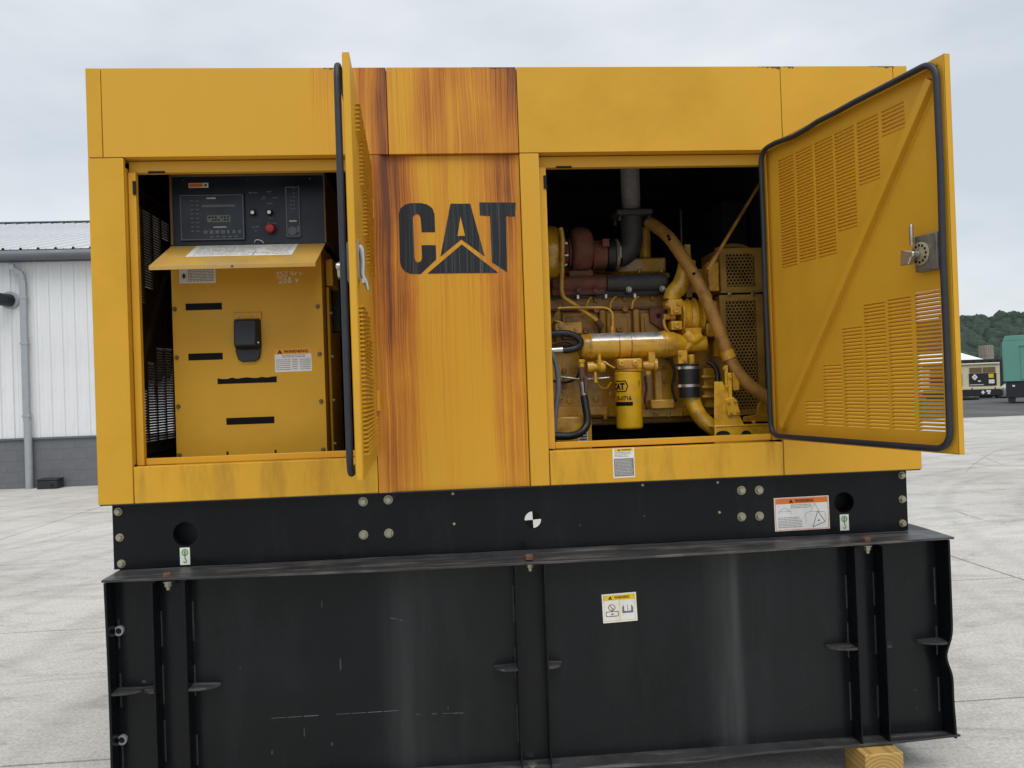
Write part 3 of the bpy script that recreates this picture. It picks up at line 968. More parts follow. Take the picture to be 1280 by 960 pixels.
# ================================================================ FUEL TANK
TY, TF, TX0, TX1, TZ0, TZ1 = -0.125, -0.052, 0.062, 3.124, 0.128, 0.8955
TO = Vector((1.55, 0.75, TZ0))
tank = thing('fuel_tank', 'long black steel sub-base fuel tank with vertical ribs under the skid', 'fuel tank', TO)


def tank_mat():
    """black paint with two broad paler streaks down the plate"""
    m = mat('tank_black', (0.0055, 0.0068, 0.0082), 0.28, spec=0.28, var=0.22, vscale=4, dirt=(0.026, 0.028, 0.030), dirt_amt=0.4, dirt_scale=2.0, dirt_stretch=(2.2, 1, 0.5), bump=0.5, bscale=2.5, rvar=0.1)
    n, l = m.node_tree.nodes, m.node_tree.links
    b = n['Principled BSDF']
    old = b.inputs['Base Color'].links[0].from_socket
    tc = n.new('ShaderNodeTexCoord')
    sp = n.new('ShaderNodeSeparateXYZ')
    l.new(tc.outputs['Object'], sp.inputs[0])
    mr = n.new('ShaderNodeMapRange')
    mr.inputs[1].default_value, mr.inputs[2].default_value = TX0 - TO.x, TX1 - TO.x
    l.new(sp.outputs['X'], mr.inputs[0])
    cr = n.new('ShaderNodeValToRGB')
    f = lambda x: (x - TX0) / (TX1 - TX0)
    st = [(0.0, 0), (f(0.9778), 0), (f(1.0783), 0.40), (f(1.1100), 0.24), (f(1.2373), 0.10), (f(1.4711), 0.05), (f(2.1903), 0.03), (f(2.2698), 0.42), (f(2.3128), 0.72), (f(2.3497), 0.12), (1.0, 0.0)]  # strength of the paler streaks along the plate
    e = cr.color_ramp.elements
    while len(e) < len(st):
        e.new(0.5)
    for q, (p_, s) in zip(e, st):
        q.position, q.color = p_, (s, s, s, 1)
    l.new(mr.outputs[0], cr.inputs[0])
    mp = n.new('ShaderNodeMapping')
    mp.inputs['Scale'].default_value = (26, 1, 1.6)
    l.new(tc.outputs['Object'], mp.inputs[0])
    nz = n.new('ShaderNodeTexNoise')
    nz.inputs['Scale'].default_value = 1.0
    nz.inputs['Detail'].default_value = 6
    l.new(mp.outputs[0], nz.inputs['Vector'])
    mu = n.new('ShaderNodeMath')
    mu.operation = 'MULTIPLY'
    l.new(cr.outputs[0], mu.inputs[0])
    l.new(nz.outputs['Fac'], mu.inputs[1])
    mx = n.new('ShaderNodeMix')
    mx.data_type = 'RGBA'
    l.new(mu.outputs[0], mx.inputs[0])
    l.new(old, mx.inputs[6])
    mx.inputs[7].default_value = (0.11, 0.113, 0.115, 1)
    l.new(mx.outputs[2], b.inputs['Base Color'])


tank_mat()
XJ = 2.3817
mb = MB()
mb.box(TX0 + 0.006, XJ - 0.001, TF, TF + 0.006, TZ0 + 0.01, TZ1 - 0.012)
mb.build('front_plate', 'tank_black', tank)
MB().box(XJ + 0.001, TX1 - 0.014, TF, TF + 0.006, TZ0 + 0.01, TZ1 - 0.012).build('front_plate', 'tank_black', tank)
MB().tube([(XJ, TF + 0.001, TZ0 + 0.012), (XJ, TF + 0.001, TZ1 - 0.014)], 0.0022, 6, smooth=False).build('weld_seam', 'black_satin', tank)
mb = MB()
mb.box(TX0 + 0.02, TX1 - 0.03, TF + 0.007, 1.55, TZ0 + 0.004, TZ1 - 0.013)
mb.build('tank_body', 'black_satin', tank)
# top flange, slightly wavy and scuffed
mb = MB()
nseg = 40
vs, fs = [], []
for i in range(nseg + 1):
    x = 0.054 + (3.140 - 0.054) * i / nseg
    w = 0.0014 * math.sin(x * 5.1) + 0.001 * math.sin(x * 13)
    sag = -0.014 * math.sin(math.pi * i / nseg) - 0.002
    z1 = TZ1 - 0.0035
    vs += [(x, TY + w, z1 + sag), (x, 0.028, z1), (x, TY + w, z1 - 0.0085 + sag), (x, 0.028, z1 - 0.0085)]
for i in range(nseg):
    a, b = 4 * i, 4 * i + 4
    fs += [(a, a + 1, b + 1, b), (a + 2, b + 2, b + 3, a + 3), (a, b, b + 2, a + 2), (a + 1, a + 3, b + 3, b + 1)]
fs += [(0, 2, 3, 1), (4 * nseg, 4 * nseg + 1, 4 * nseg + 3, 4 * nseg + 2)]
mb.add(vs, fs)
mb.build('top_flange', 'flange_worn', tank, bevel=0.001)
mb = MB()
mb.box(0.054, 3.140, 0.0285, 1.56, TZ1 - 0.012, TZ1 - 0.0035)
mb.build('top_plate', 'black_satin', tank)
# bottom flange with a dented lip
mb = MB()
vs, fs = [], []
for i in range(nseg + 1):
    x = TX0 - 0.004 + (TX1 - TX0 + 0.016) * i / nseg
    w = 0.004 * noise.noise(Vector((x * 3, 0, 0))) + (-0.006 if 2.1 < x < 2.35 else 0)
    kz = [(-1, -0.008), (1.8, -0.008), (2.0, -0.011), (2.1, -0.013), (2.3, 0.002), (2.7, 0.004), (2.9, 0.006), (3.13, 0.016), (9, 0.016)]
    dz = next(a_[1] + (b_[1] - a_[1]) * (x - a_[0]) / (b_[0] - a_[0]) for a_, b_ in zip(kz, kz[1:]) if a_[0] <= x <= b_[0])
    vs += [(x, TY + w, TZ0 + 0.008 + dz), (x, TF + 0.004, TZ0 + 0.0095), (x, TY + w, TZ0 + dz), (x, TF + 0.004, TZ0)]
for i in range(nseg):
    a, b = 4 * i, 4 * i + 4
    fs += [(a, a + 1, b + 1, b), (a + 2, b + 2, b + 3, a + 3), (a, b, b + 2, a + 2), (a + 1, a + 3, b + 3, b + 1)]
fs += [(0, 2, 3, 1), (4 * nseg, 4 * nseg + 1, 4 * nseg + 3, 4 * nseg + 2)]
mb.add(vs, fs)
mb.build('bottom_flange', 'flange_worn', tank, bevel=0.001)
# stiffening fins
FINS = [0.2206, 0.3296, 1.4879, 1.5932, 2.7559, 2.8639]
for x in FINS:
    MB().box(x - 0.003, x + 0.003, TY + 0.003, TF - 0.0005, TZ0 + 0.0095, TZ1 - 0.029).build('stiffener_fin', 'black_paint', tank, bevel=0.0008)


def end_fin(edge, inner):
    mb = MB()
    vs, fs = [], []
    for (x, z) in edge:
        vs += [(x - 0.004, TY + 0.002, z), (x + 0.004, TY + 0.002, z), (inner - 0.004, TF + 0.004, z), (inner + 0.004, TF + 0.004, z)]
    for i in range(len(edge) - 1):
        a, b = 4 * i, 4 * i + 4
        fs += [(a, b, b + 1, a + 1), (a + 1, b + 1, b + 3, a + 3), (a + 3, b + 3, b + 2, a + 2), (a + 2, b + 2, b, a)]
    fs += [(0, 1, 3, 2), (4 * len(edge) - 4, 4 * len(edge) - 2, 4 * len(edge) - 1, 4 * len(edge) - 3)]
    mb.add(vs, fs)
    mb.build('end_fin', 'black_paint', tank, smooth=50)


zz = lambda a, b, n: [a + (b - a) * i / n for i in range(n + 1)]
end_fin([(TX0 + 0.004 + 0.004 * math.sin(z * 4), z) for z in zz(TZ0 + 0.009, TZ1 - 0.0165, 12)], TX0 + 0.006)
dent = lambda z: -0.026 * math.exp(-((z - 0.445) / 0.055) ** 2) - 0.006 * math.exp(-((z - 0.30) / 0.1) ** 2)
end_fin([(TX1 - 0.004 + dent(z), z) for z in zz(TZ0 + 0.009, TZ1 - 0.0165, 40)], TX1 - 0.010)
# gusset plates: half ovals welded across fin and plate
def gusset(x, z, s, L=0.095):
    mb = MB()
    n = 10
    pts = [(0, 0)] + [(L * math.sin(R(90) * i / n), -0.066 * math.cos(R(90) * i / n)) for i in range(n + 1)]
    pts = [(x + s * a, TF - 0.0006 + b) for a, b in pts]
    k = len(pts)
    tl = 0.008
    vs = [(a, b, z - abs(a - x) * 0.05) for a, b in pts] + [(a, b, z - tl - abs(a - x) * 0.05) for a, b in pts]
    mb.add(vs, [tuple(range(k)), tuple(range(2 * k - 1, k - 1, -1))] + [(i, (i + 1) % k, (i + 1) % k + k, i + k) for i in range(k)])
    mb.build('gusset', 'flange_worn', tank, smooth=0)


ZG = 0.496
gusset(TX0 + 0.011, ZG, 1)
gusset(FINS[0] - 0.0036, ZG, -1, 0.05)
gusset(FINS[1] + 0.0036, ZG, 1)
gusset(FINS[2] - 0.0036, ZG, -1, 0.085)
gusset(FINS[3] + 0.0036, ZG, 1, 0.055)
gusset(FINS[4] - 0.0036, ZG, -1, 0.095)
gusset(FINS[5] + 0.0036, ZG, 1, 0.045)
gusset(TX1 - 0.016, ZG, -1, 0.095)
# stitch welds along the fin feet
rnd = random.Random(4)
for x, s in [(TX0 + 0.012, 1)] + [(FINS[i], 1) for i in (0, 1)] + [(FINS[i], -1) for i in (2, 4, 5)] + [(FINS[3], 1), (TX1 - 0.017, -1)]:
    for z0 in (0.20, 0.42, 0.62):
        L = 0.10 + 0.05 * rnd.random()
        z0 += 0.03 * rnd.random()
        MB().tube([(x + s * 0.006, TF - 0.001, z0), (x + s * 0.006, TF - 0.001, z0 + L)], 0.0036, 7, smooth=False).build('weld_bead', 'weld', tank)
# flange bolts with nuts, couplings, floor drain washer
for x in (0.2659, 1.5397, 2.8115):
    MB().bolt((x, TY + 0.026, TZ1 - 0.018), (0, 0, 1), 0.0150, 0.022, False).build('bolt', 'rust_bolt', tank, smooth=30)
    MB().bolt((x + 0.003, TY + 0.026, TZ1 - 0.0245), (0, 0, -1), 0.0125, 0.020).cyl((x + 0.003, TY + 0.026, TZ1 - 0.042), (x + 0.003, TY + 0.026, TZ1 - 0.055), 0.007, 10).build('nut', 'zinc', tank, smooth=30)
for p in ((0.0827, -0.055, 0.696), (0.0821, -0.055, 0.3123)):
    q = Vector(p)
    q.y = TF
    MB().lathe(q, (0, -1, 0), [(0, 0.017), (0.014, 0.017), (0.014, 0.011), (0.004, 0.010)], 20, caps=False).build('coupling', 'galvanised', tank)
    MB().lathe(q, (0, -1, 0), [(0, 0.0105), (0.010, 0.0104)], 16).build('coupling_plug', 'foam_black', tank)
for x in (1.5271, 2.8049):
    MB().lathe((x, TF - 0.036, TZ0 + 0.004), (0, 0, 1), [(0, 0.017), (0.006, 0.017), (0.007, 0.008)], 18).build('drain_washer', 'steel', tank)
d = Decal(tank, 'warning_sticker', 1.8111, 1.9404, 0.6231, 0.7297, TF, 'white', 1.6, 'square warning sticker with yellow header and two pictograms on tank')
d.quads([(0.05, 0.95, 0.055, 0.07), (0.05, 0.06, 0.07, 0.95), (0.94, 0.95, 0.07, 0.95), (0.49, 0.51, 0.07, 0.77)], 'label_yellow', 'border')
d.rect(0.05, 0.95, 0.77, 0.95, 'label_yellow', 'header')
d.warn_triangle(0.18, 0.30, 0.80, 0.93)
d.text('WARNING', 0.36, 0.80, 0.81, 0.915)
d.stroke(circ(0.27, 0.52, 0.095, 0.105), 0.0026, 'red_button', 'ban_ring', 1, True)
d.stroke([(0.21, 0.59), (0.33, 0.45)], 0.002, 'print_black', 'drawing', 1)
d.stroke([(0.27, 0.50), (0.28, 0.38)], 0.002, 'print_black', 'drawing', 1)
d.stroke([(0.10, 0.22), (0.45, 0.22), (0.45, 0.38), (0.10, 0.38)], 0.0022, 'print_black', 'drawing', 1, True)
d.poly([(0.22, 0.29), (0.28, 0.26), (0.33, 0.29), (0.28, 0.33)], 'print_grey', 'mark', 1)
d.poly([(0.57, 0.30), (0.89, 0.30), (0.89, 0.50), (0.83, 0.58), (0.63, 0.58), (0.57, 0.50)], 'print_dim', 'book', 1)
d.poly([(0.63, 0.38), (0.72, 0.36), (0.72, 0.58), (0.63, 0.59)], 'white', 'page', 2)
d.poly([(0.74, 0.36), (0.83, 0.38), (0.83, 0.59), (0.74, 0.58)], 'white', 'page', 2)
# pale scratches
mb = MB()
for a, b in (((0.5406, -0.0525, 0.3514), (1.055, -0.0525, 0.3492)), ((1.112, -0.0525, 0.3309), (1.286, -0.0525, 0.3253)), ((1.029, -0.0525, 0.6871), (1.08, -0.0525, 0.6726))):
    a, b = Vector(a), Vector(b)
    n = 9
    for i in range(n):
        if rnd.random() < 0.25:
            continue
        p, q = a.lerp(b, i / n), a.lerp(b, (i + 0.9) / n)
        h = 0.0003 + 0.0005 * rnd.random()
        mb.add([(p.x, TF - 0.0008, p.z - h), (q.x, TF - 0.0008, q.z - h), (q.x, TF - 0.0008, q.z + h), (p.x, TF - 0.0008, p.z + h)], [(0, 1, 2, 3)])
mb.build('scratches', 'print_grey', tank, smooth=0)['kind'] = 'stuff'
mb = MB()
for (px, pz, w, h) in ((0.8475, 0.5299, 0.006, 0.05), (0.7115, 0.2940, 0.005, 0.035), (0.8087, 0.2442, 0.010, 0.014), (0.5961, 0.2302, 0.006, 0.018), (0.4936, 0.5371, 0.004, 0.010), (0.7881, 0.7496, 0.004, 0.03), (2.5524, 0.2631, 0.004, 0.006), (3.0081, 0.3006, 0.012, 0.004), (3.0119, 0.2271, 0.003, 0.014), (2.0455, 0.7190, 0.003, 0.005), (1.2295, 0.3464, 0.004, 0.016), (0.1597, 0.5095, 0.014, 0.012)):
    n = 12
    ring = [(px + w * 0.55 * (0.8 + 0.4 * rnd.random()) * math.cos(R(360 * i / n)), TF - 0.0006, pz + h * 0.5 * (0.8 + 0.4 * rnd.random()) * math.sin(R(360 * i / n))) for i in range(n)]
    mb.add(ring, [tuple(range(n))])
mb.build('scuff_marks', 'scuff', tank, smooth=0)['kind'] = 'stuff'

# ================================================================ CONTROL CABINET
CY = 0.24
cab = thing('control_cabinet', 'yellow generator control cabinet with dark instrument panel and lowered flap in left doorway', 'control cabinet', (0.5, 0.5, 1.150))
CX0, CX1 = 0.2006, 0.7825
HX0, HX1 = 0.2052, 0.8068
HZ, CT = 2.1099, 2.3886
mb = MB()
mb.box(CX0, CX1, CY, CY + 0.003, 1.150, HZ - 0.003)
mb.build('front_cover', 'yellow', cab, bevel=0.002)
mb = MB()
mb.box(CX0 + 0.004, CX1 - 0.004, CY + 0.0035, 0.78, 1.150, HZ - 0.004)
mb.build('cabinet_body', 'yellow', cab)
mb = MB()
mb.box(HX0, HX0 + 0.010, CY - 0.004, 0.70, HZ, CT)
mb.box(HX1 - 0.006, HX1, CY - 0.004, 0.70, HZ, CT)
mb.box(HX0 + 0.010, HX1 - 0.006, CY - 0.004, 0.70, CT - 0.008, CT)
mb.build('console_frame', 'frame_brown', cab, bevel=0.0015)
mb = MB()
mb.box(HX0 + 0.0105, HX1 - 0.0065, CY + 0.006, CY + 0.012, HZ, CT - 0.0085)
face = mb.build('console_face', 'navy_panel', cab)
CF = CY + 0.006
# flap, folded down and out
FY = -0.015
fz = 1.9905
fx0, fx1 = 0.2080, 0.8001
mb = MB()
a = [(HX0 + 0.002, CY - 0.006, HZ - 0.004), (HX1 - 0.004, CY - 0.006, HZ - 0.004), (fx1, FY, fz), (fx0, FY, fz)]
mb.hexa(a, [(x, y, z - 0.003) for x, y, z in a])
mb.box(fx0, fx1, FY - 0.0022, FY - 0.0002, fz - 0.016, fz - 0.0005)
mb.build('flap', 'yellow_dusty', cab, bevel=0.0008)
MB().lathe((0.5017, FY - 0.0022, fz - 0.008), (0, -1, 0), [(0, 0.005), (0.001, 0.005)], 10).build('screw_hole', 'rust_bolt', cab)
# instruction sheet on the flap
def on_flap(u, v, up):
    p, q = Vector(a[0]).lerp(Vector(a[1]), u), Vector(a[3]).lerp(Vector(a[2]), u)
    w = p.lerp(q, v)
    return w + Vector((0, 0, up))
for (u0, u1, v0, v1, m_, nm, up) in ((0.17, 0.82, 0.02, 0.60, 'white', 'instruction_sheet', 0.0006), (0.165, 0.175, 0.02, 0.61, 'white', 'sheet_border', 0.001), (0.815, 0.825, 0.02, 0.61, 'white', 'sheet_border', 0.001), (0.575, 0.580, 0.35, 0.60, 'print_grey', 'fold', 0.0012)):
    MB().add([on_flap(u0, v0, up), on_flap(u1, v0, up), on_flap(u1 + (0.0 if nm != 'x' else 0), v1, up), on_flap(u0, v1, up)], [(0, 1, 2, 3)]).build(nm, m_, cab, smooth=0)
mb = MB()
rnd = random.Random(11)
for r_ in range(7):
    v = 0.08 + r_ * 0.07
    u = 0.20
    while u < 0.79:
        w = 0.02 + 0.05 * rnd.random()
        if abs(u - 0.575) > 0.03:
            mb.add([on_flap(u, v, 0.0012), on_flap(min(u + w, 0.8), v, 0.0012), on_flap(min(u + w, 0.8), v + 0.03, 0.0012), on_flap(u, v + 0.03, 0.0012)], [(0, 1, 2, 3)])
        u += w + 0.01
mb.build('small_print', 'white_dull', cab, smooth=0)
# instruments. pf maps photo-independent panel fractions: u across, v up
def fx(u): return HX0 + 0.0105 + u * (HX1 - HX0 - 0.017)
def fzv(v): return HZ + v * (CT - 0.0085 - HZ)
def pane(name, u0, u1, v0, v1, m, proud, parent=cab, b=0.0008):
    return MB().box(fx(u0), fx(u1), CF - proud, CF - 0.0001, fzv(v0), fzv(v1)).build(name, m, parent, bevel=b)
def bars(name, rects, m, proud, parent):
    mb = MB()
    for (u0, u1, v0, v1) in rects:
        mb.box(fx(u0), fx(u1), CF - proud - 0.0005, CF - proud - 0.00005, fzv(v0), fzv(v1))
    return mb.build(name, m, parent, smooth=0)
def frame(name, u0, u1, v0, v1, t, m, proud, parent):
    tv = t * 1.9
    return bars(name, [(u0, u1, v0, v0 + tv), (u0, u1, v1 - tv, v1), (u0, u0 + t, v0 + tv, v1 - tv), (u1 - t, u1, v0 + tv, v1 - tv)], m, proud, parent)
mon = pane('display_module', 0.045, 0.470, 0.060, 0.735, 'navy_inset', 0.010)
frame('module_border', 0.05, 0.465, 0.07, 0.725, 0.006, 'print_dim', 0.0101, mon)
bars('module_marks', [(0.115 + 0.035 * k, 0.138 + 0.035 * k, 0.19 + 0.063 * i, 0.205 + 0.063 * i) for i in range(8) for k in (0, 1)], 'print_dim', 0.0101, mon)
bars('readout_window', [(0.19, 0.41, 0.545, 0.58)], 'print_dim', 0.0101, mon)
bars('name_mark', [(0.225, 0.285, 0.665, 0.685)], 'white_dull', 0.0101, mon)
bars('lcd_screen', [(0.225, 0.378, 0.325, 0.425)], 'lcd', 0.0101, mon)
bars('lcd_digits', [(0.235 + 0.02 * i, 0.247 + 0.02 * i, 0.345 + 0.04 * j, 0.366 + 0.04 * j) for i in range(7) for j in (0, 1) if (i + j) % 4], 'print_black', 0.0107, mon)
bars('screen_legend', [(0.265, 0.35, 0.245, 0.26)], 'white_dull', 0.0101, mon)
for i in range(7):
    MB().box(fx(0.20 + 0.038 * i), fx(0.227 + 0.038 * i - (0.008 if i > 3 else 0)), CF - 0.0125, CF - 0.0102, fzv(0.155), fzv(0.205)).build('key', 'print_dim', mon, bevel=0.0006)
bars('key_legend', [(0.24 + 0.04 * i, 0.262 + 0.04 * i, 0.105, 0.122) for i in range(5)], 'print_dim', 0.0101, mon)
tg = pane('warning_strip', 0.105, 0.235, 0.84, 0.91, 'white', 0.001)
bars('strip_red', [(0.11, 0.20, 0.85, 0.90)], 'orange', 0.0011, tg)
bars('strip_symbol', [(0.21, 0.225, 0.86, 0.89)], 'print_black', 0.0011, tg)
for (u, v) in ((0.527, 0.452), (0.637, 0.452)):
    k = MB().lathe((fx(u), CF, fzv(v)), (0, -1, 0), [(0, 0.017), (0.002, 0.017), (0.002, 0.012), (0.016, 0.010), (0.018, 0.008)], 22).build('selector_knob', 'black_satin', cab)
    MB().lathe((fx(u), CF - 0.0181, fzv(v)), (0, -1, 0), [(0, 0.0078), (0.0015, 0.007)], 18).build('knob_cap', 'steel', k)
MB().lathe((fx(0.640), CF, fzv(0.218)), (0, -1, 0), [(0, 0.012), (0.012, 0.012), (0.012, 0.0195), (0.020, 0.0195), (0.026, 0.015), (0.028, 0.006)], 26).build('stop_button', 'red_button', cab)
MB().add([(fx(0.62), CF - 0.0006, fzv(0.285)), (fx(0.632), CF - 0.0006, fzv(0.285)), (fx(0.626), CF - 0.0006, fzv(0.32))], [(0, 1, 2)]).build('warning_mark', 'white_dull', cab, smooth=0)
bars('panel_marks', [(0.635, 0.675, 0.295, 0.31), (0.50, 0.52, 0.745, 0.765), (0.525, 0.556, 0.748, 0.762), (0.62, 0.65, 0.76, 0.775), (0.59, 0.61, 0.68, 0.695), (0.655, 0.69, 0.67, 0.682), (0.58, 0.605, 0.655, 0.665), (0.62, 0.655, 0.585, 0.60), (0.515, 0.535, 0.245, 0.26), (0.54, 0.56, 0.245, 0.265), (0.53, 0.545, 0.19, 0.20), (0.625, 0.655, 0.375, 0.385)], 'print_dim', 0.0, cab)
al = pane('alarm_module', 0.745, 0.838, 0.075, 0.83, 'navy_inset', 0.006)
frame('module_border', 0.745, 0.838, 0.10, 0.83, 0.006, 'print_dim', 0.0061, al)
bars('alarm_marks', [(0.775 + 0.02 * k, 0.788 + 0.02 * k, 0.50 + 0.058 * i, 0.512 + 0.058 * i) for i in range(6) for k in (0, 1) if i < 4 or k == 1], 'print_dim', 0.0061, al)
bars('name_mark', [(0.765, 0.815, 0.315, 0.335)], 'white_dull', 0.0061, al)
MB().lathe((fx(0.785), CF - 0.0061, fzv(0.18)), (0, -1, 0), [(0, 0.017), (0.003, 0.017), (0.003, 0.012), (0.001, 0.010)], 20).build('horn_ring', 'print_dim', al)
bars('toggle', [(0.815, 0.83, 0.16, 0.25)], 'print_dim', 0.0061, al)
mb = MB()
mb.tube([(fx(0.53), CF - 0.002, fzv(0.02)), (fx(0.535), CF - 0.004, fzv(0.05)), (fx(0.55), CF - 0.004, fzv(0.06)), (fx(0.575), CF - 0.004, fzv(0.045)), (fx(0.59), CF - 0.002, fzv(0.01))], 0.0022, 6)
mb.build('key_loop', 'steel', cab)
for u in (0.07, 0.49, 0.91):
    MB().lathe((fx(u), CF, fzv(0.95)), (0, -1, 0), [(0, 0.003), (0.002, 0.0025)], 10).build('screw', 'steel', cab)
# slots and notches in the cover
for (x0, x1, z0, z1, rag) in ((0.2528, 0.3922, 1.8535, 1.8803, 0), (0.2574, 0.3890, 1.6567, 1.6835, 0), (0.3661, 0.5944, 1.5602, 1.5823, 1), (0.3950, 0.5801, 1.3989, 1.4257, 0)):
    top = [(x0 + (x1 - x0) * i / 12, z1 + (rnd.uniform(-0.004, 0.002) if rag else 0)) for i in range(12, -1, -1)]
    MB().prism([(x0, z0), (x1, z0)] + top, CY - 0.0008, CY + 0.0005).build('black_tape', 'print_black', cab, smooth=0)
for (x, z) in ((0.3955, 0.24, 1.286)[::2], (0.5808, 0.24, 1.285)[::2]):
    MB().box(x - 0.004, x + 0.004, CY - 0.0006, CY + 0.0005, z - 0.008, z + 0.008).build('notch', 'foam_black', cab, smooth=0)
for p in ((0.2113, 0.24, 1.86), (0.2131, 0.24, 1.67), (0.2133, 0.24, 1.478), (0.212, 0.24, 1.287), (0.7628, 0.24, 1.856), (0.7645, 0.24, 1.667), (0.7647, 0.24, 1.479), (0.7663, 0.24, 1.287)):
    MB().bolt(p, (0, -1, 0), 0.0068, 0.008).build('bolt', 'bolt_bronze', cab, smooth=30)
# breaker handle cover
bx0, bx1, bz0, bz1 = 0.4352, 0.5441, 1.6446, 1.8392
mb = MB()
mb.box(bx0, bx1, CY - 0.006, CY - 0.0005, bz1 - 0.026, bz1)
mb.build('cover_bracket', 'yellow', cab, bevel=0.002)
for x in (bx0 + 0.022, bx1 - 0.022):
    MB().lathe((x, CY - 0.006, bz1 - 0.012), (0, -1, 0), [(0, 0.005), (0.003, 0.004)], 10).build('bolt', 'zinc', cab)
mb = MB()
mb.hexa([(bx0 + 0.003, CY - 0.0005, bz0 + 0.05), (bx1 - 0.002, CY - 0.0005, bz0 + 0.05), (bx1 - 0.002, CY - 0.0005, bz1 - 0.027), (bx0 + 0.003, CY - 0.0005, bz1 - 0.027)],
        [(bx0 + 0.010, CY - 0.050, bz0 + 0.062), (bx1 - 0.016, CY - 0.050, bz0 + 0.062), (bx1 - 0.016, CY - 0.030, bz1 - 0.032), (bx0 + 0.008, CY - 0.030, bz1 - 0.032)])
mb.build('breaker_cover', 'rubber', cab, bevel=0.005)
mb = MB()
k = [(bx0 + 0.016, bz0 + 0.008), (bx0 + 0.030, bz0), (bx1 - 0.030, bz0), (bx1 - 0.012, bz0 + 0.010), (bx1 - 0.004, bz0 + 0.049), (bx0 + 0.004, bz0 + 0.049)]
mb.prism(k, CY - 0.014, CY - 0.0005)
mb.build('cover_base', 'rubber', cab, bevel=0.004)
MB().lathe((0.5393, 0.19, 1.716), (0, -1, 0), [(0, 0.004), (0.004, 0.003)], 10).build('screw', 'steel', cab)
# stickers
d = Decal(cab, 'warning_sticker', 0.2323, 0.3715, 1.9596, 2.0320, CY, 'white', 0)
d.rect(0.04, 0.96, 0.78, 0.96, 'orange', 'header')
d.rect(0.25, 0.26, 0.05, 0.78, 'print_black', 'divider')
d.lines(0.28, 0.96, 0.08, 0.76, 8, seed=21, fill=0.5)
for i in range(7):
    t = R(360 * i / 7)
    d.stroke([(0.13, 0.40), (0.13 + 0.07 * math.cos(t), 0.40 + 0.17 * math.sin(t))], 0.0035, 'print_black', 'burst', 1)
d = Decal(cab, 'warning_sticker', 0.5893, 0.7324, 1.6002, 1.6921, CY, 'white', 0.4, 'white table sticker with orange header at right of cover')
d.rect(0.0, 1.0, 0.76, 1.0, 'orange_light', 'header')
d.warn_triangle(0.08, 0.21, 0.79, 0.96)
d.text('WARNING', 0.25, 0.91, 0.81, 0.945)
d.lines(0.20, 0.84, 0.60, 0.74, 2, seed=30, fill=0.4)
d.lines(0.03, 0.42, 0.06, 0.56, 6, seed=31, fill=0.35)
d.lines(0.48, 0.62, 0.10, 0.56, 6, seed=32, fill=0.35)
d.lines(0.68, 0.97, 0.06, 0.56, 6, seed=33, fill=0.35)
# chalk marker handwriting: 352 Hrs / 208 V
GL = {'3': [[(0, .9), (.4, 1), (.6, .8), (.25, .55), (.6, .35), (.45, .05), (0, .1)]], '5': [[(.6, 1), (.1, .95), (.1, .6), (.5, .55), (.6, .25), (.35, 0), (0, .1)]],
      '2': [[(0, .8), (.3, 1), (.55, .8), (.4, .45), (0, .05), (.65, .1)]], 'H': [[(0, 1), (0, 0)], [(0, .5), (.5, .55)], [(.5, 1), (.5, 0)]], 'r': [[(0, .6), (.05, 0)], [(.05, .4), (.3, .6), (.45, .55)]],
      's': [[(.4, .6), (.1, .55), (.1, .35), (.4, .25), (.3, .02), (0, .05)]], '0': [[(.3, .9), (.05, .6), (.1, .1), (.4, .05), (.55, .5), (.3, .9)]],
      '8': [[(.5, .85), (.2, 1), (.05, .75), (.5, .3), (.3, 0), (.05, .25), (.5, .85)]], 'V': [[(0, .7), (.2, 0), (.5, .75)]], ' ': []}
def write(s, x, z, h, w, slope):
    mb = MB()
    for ch in s:
        for st in GL[ch]:
            pts = [(x + p[0] * h * 0.9, CY - 0.0004, z + p[1] * h) for p in st]
            mb.tube(pts, w, 5, k=3)
        x += h * (0.82 if ch != ' ' else 0.5)
        z += slope
    return mb
write('352 Hrs', 0.6044, 1.9761, 0.020, 0.0013, 0.0010).build('handwriting', 'chalk', cab)
write('208 V', 0.6160, 1.9520, 0.022, 0.0018, 0.0006).build('handwriting', 'chalk', cab)
# side box on the right flank with conduit
mb = MB()
mb.box(CX1 + 0.001, CX1 + 0.030, 0.34, 0.60, 1.95, 2.06)
mb.build('side_box', 'yellow', cab, bevel=0.004)
mb = MB()
mb.box(CX1 + 0.001, CX1 + 0.012, 0.34, 0.40, 1.20, 1.945)
mb.build('side_channel', 'yellow', cab, bevel=0.002)
for z in (1.30, 1.48, 1.66, 1.84):
    MB().bolt((CX1 + 0.0125, 0.36, z), (1, 0, 0), 0.006, 0.008).build('bolt', 'zinc', cab, smooth=30)

# ================================================================ ALTERNATOR
alt = thing('alternator', 'dark round alternator housing beside the control cabinet', 'alternator', (1.2, 0.78, 1.15))
MB().lathe((0.985, 0.78, 1.45), (1, 0, 0), [(0, 0.02), (0.0, 0.26), (0.02, 0.30), (0.05, 0.318), (0.52, 0.318), (0.54, 0.30)], 44).build('housing', 'block_brown', alt)
MB().lathe((0.90, 0.78, 1.45), (1, 0, 0), [(0, 0.16), (0.02, 0.19), (0.09, 0.20)], 36).build('end_bell', 'yellow_engine', alt)
mb = MB()
mb.box(1.02, 1.48, 0.60, 0.96, 1.150, 1.20)
mb.build('foot', 'block_brown', alt, bevel=0.006)
for i in range(12):
    t = R(30 * i)
    MB().bolt((0.985, 0.78 + 0.245 * math.cos(t), 1.45 + 0.245 * math.sin(t)), (-1, 0, 0), 0.010, 0.014).build('bolt', 'zinc', alt, smooth=30)
MB().box(0.7773, 0.8180, 0.50, 0.56, 1.7726, 1.9962).build('junction_box', 'black_satin', alt, bevel=0.004)

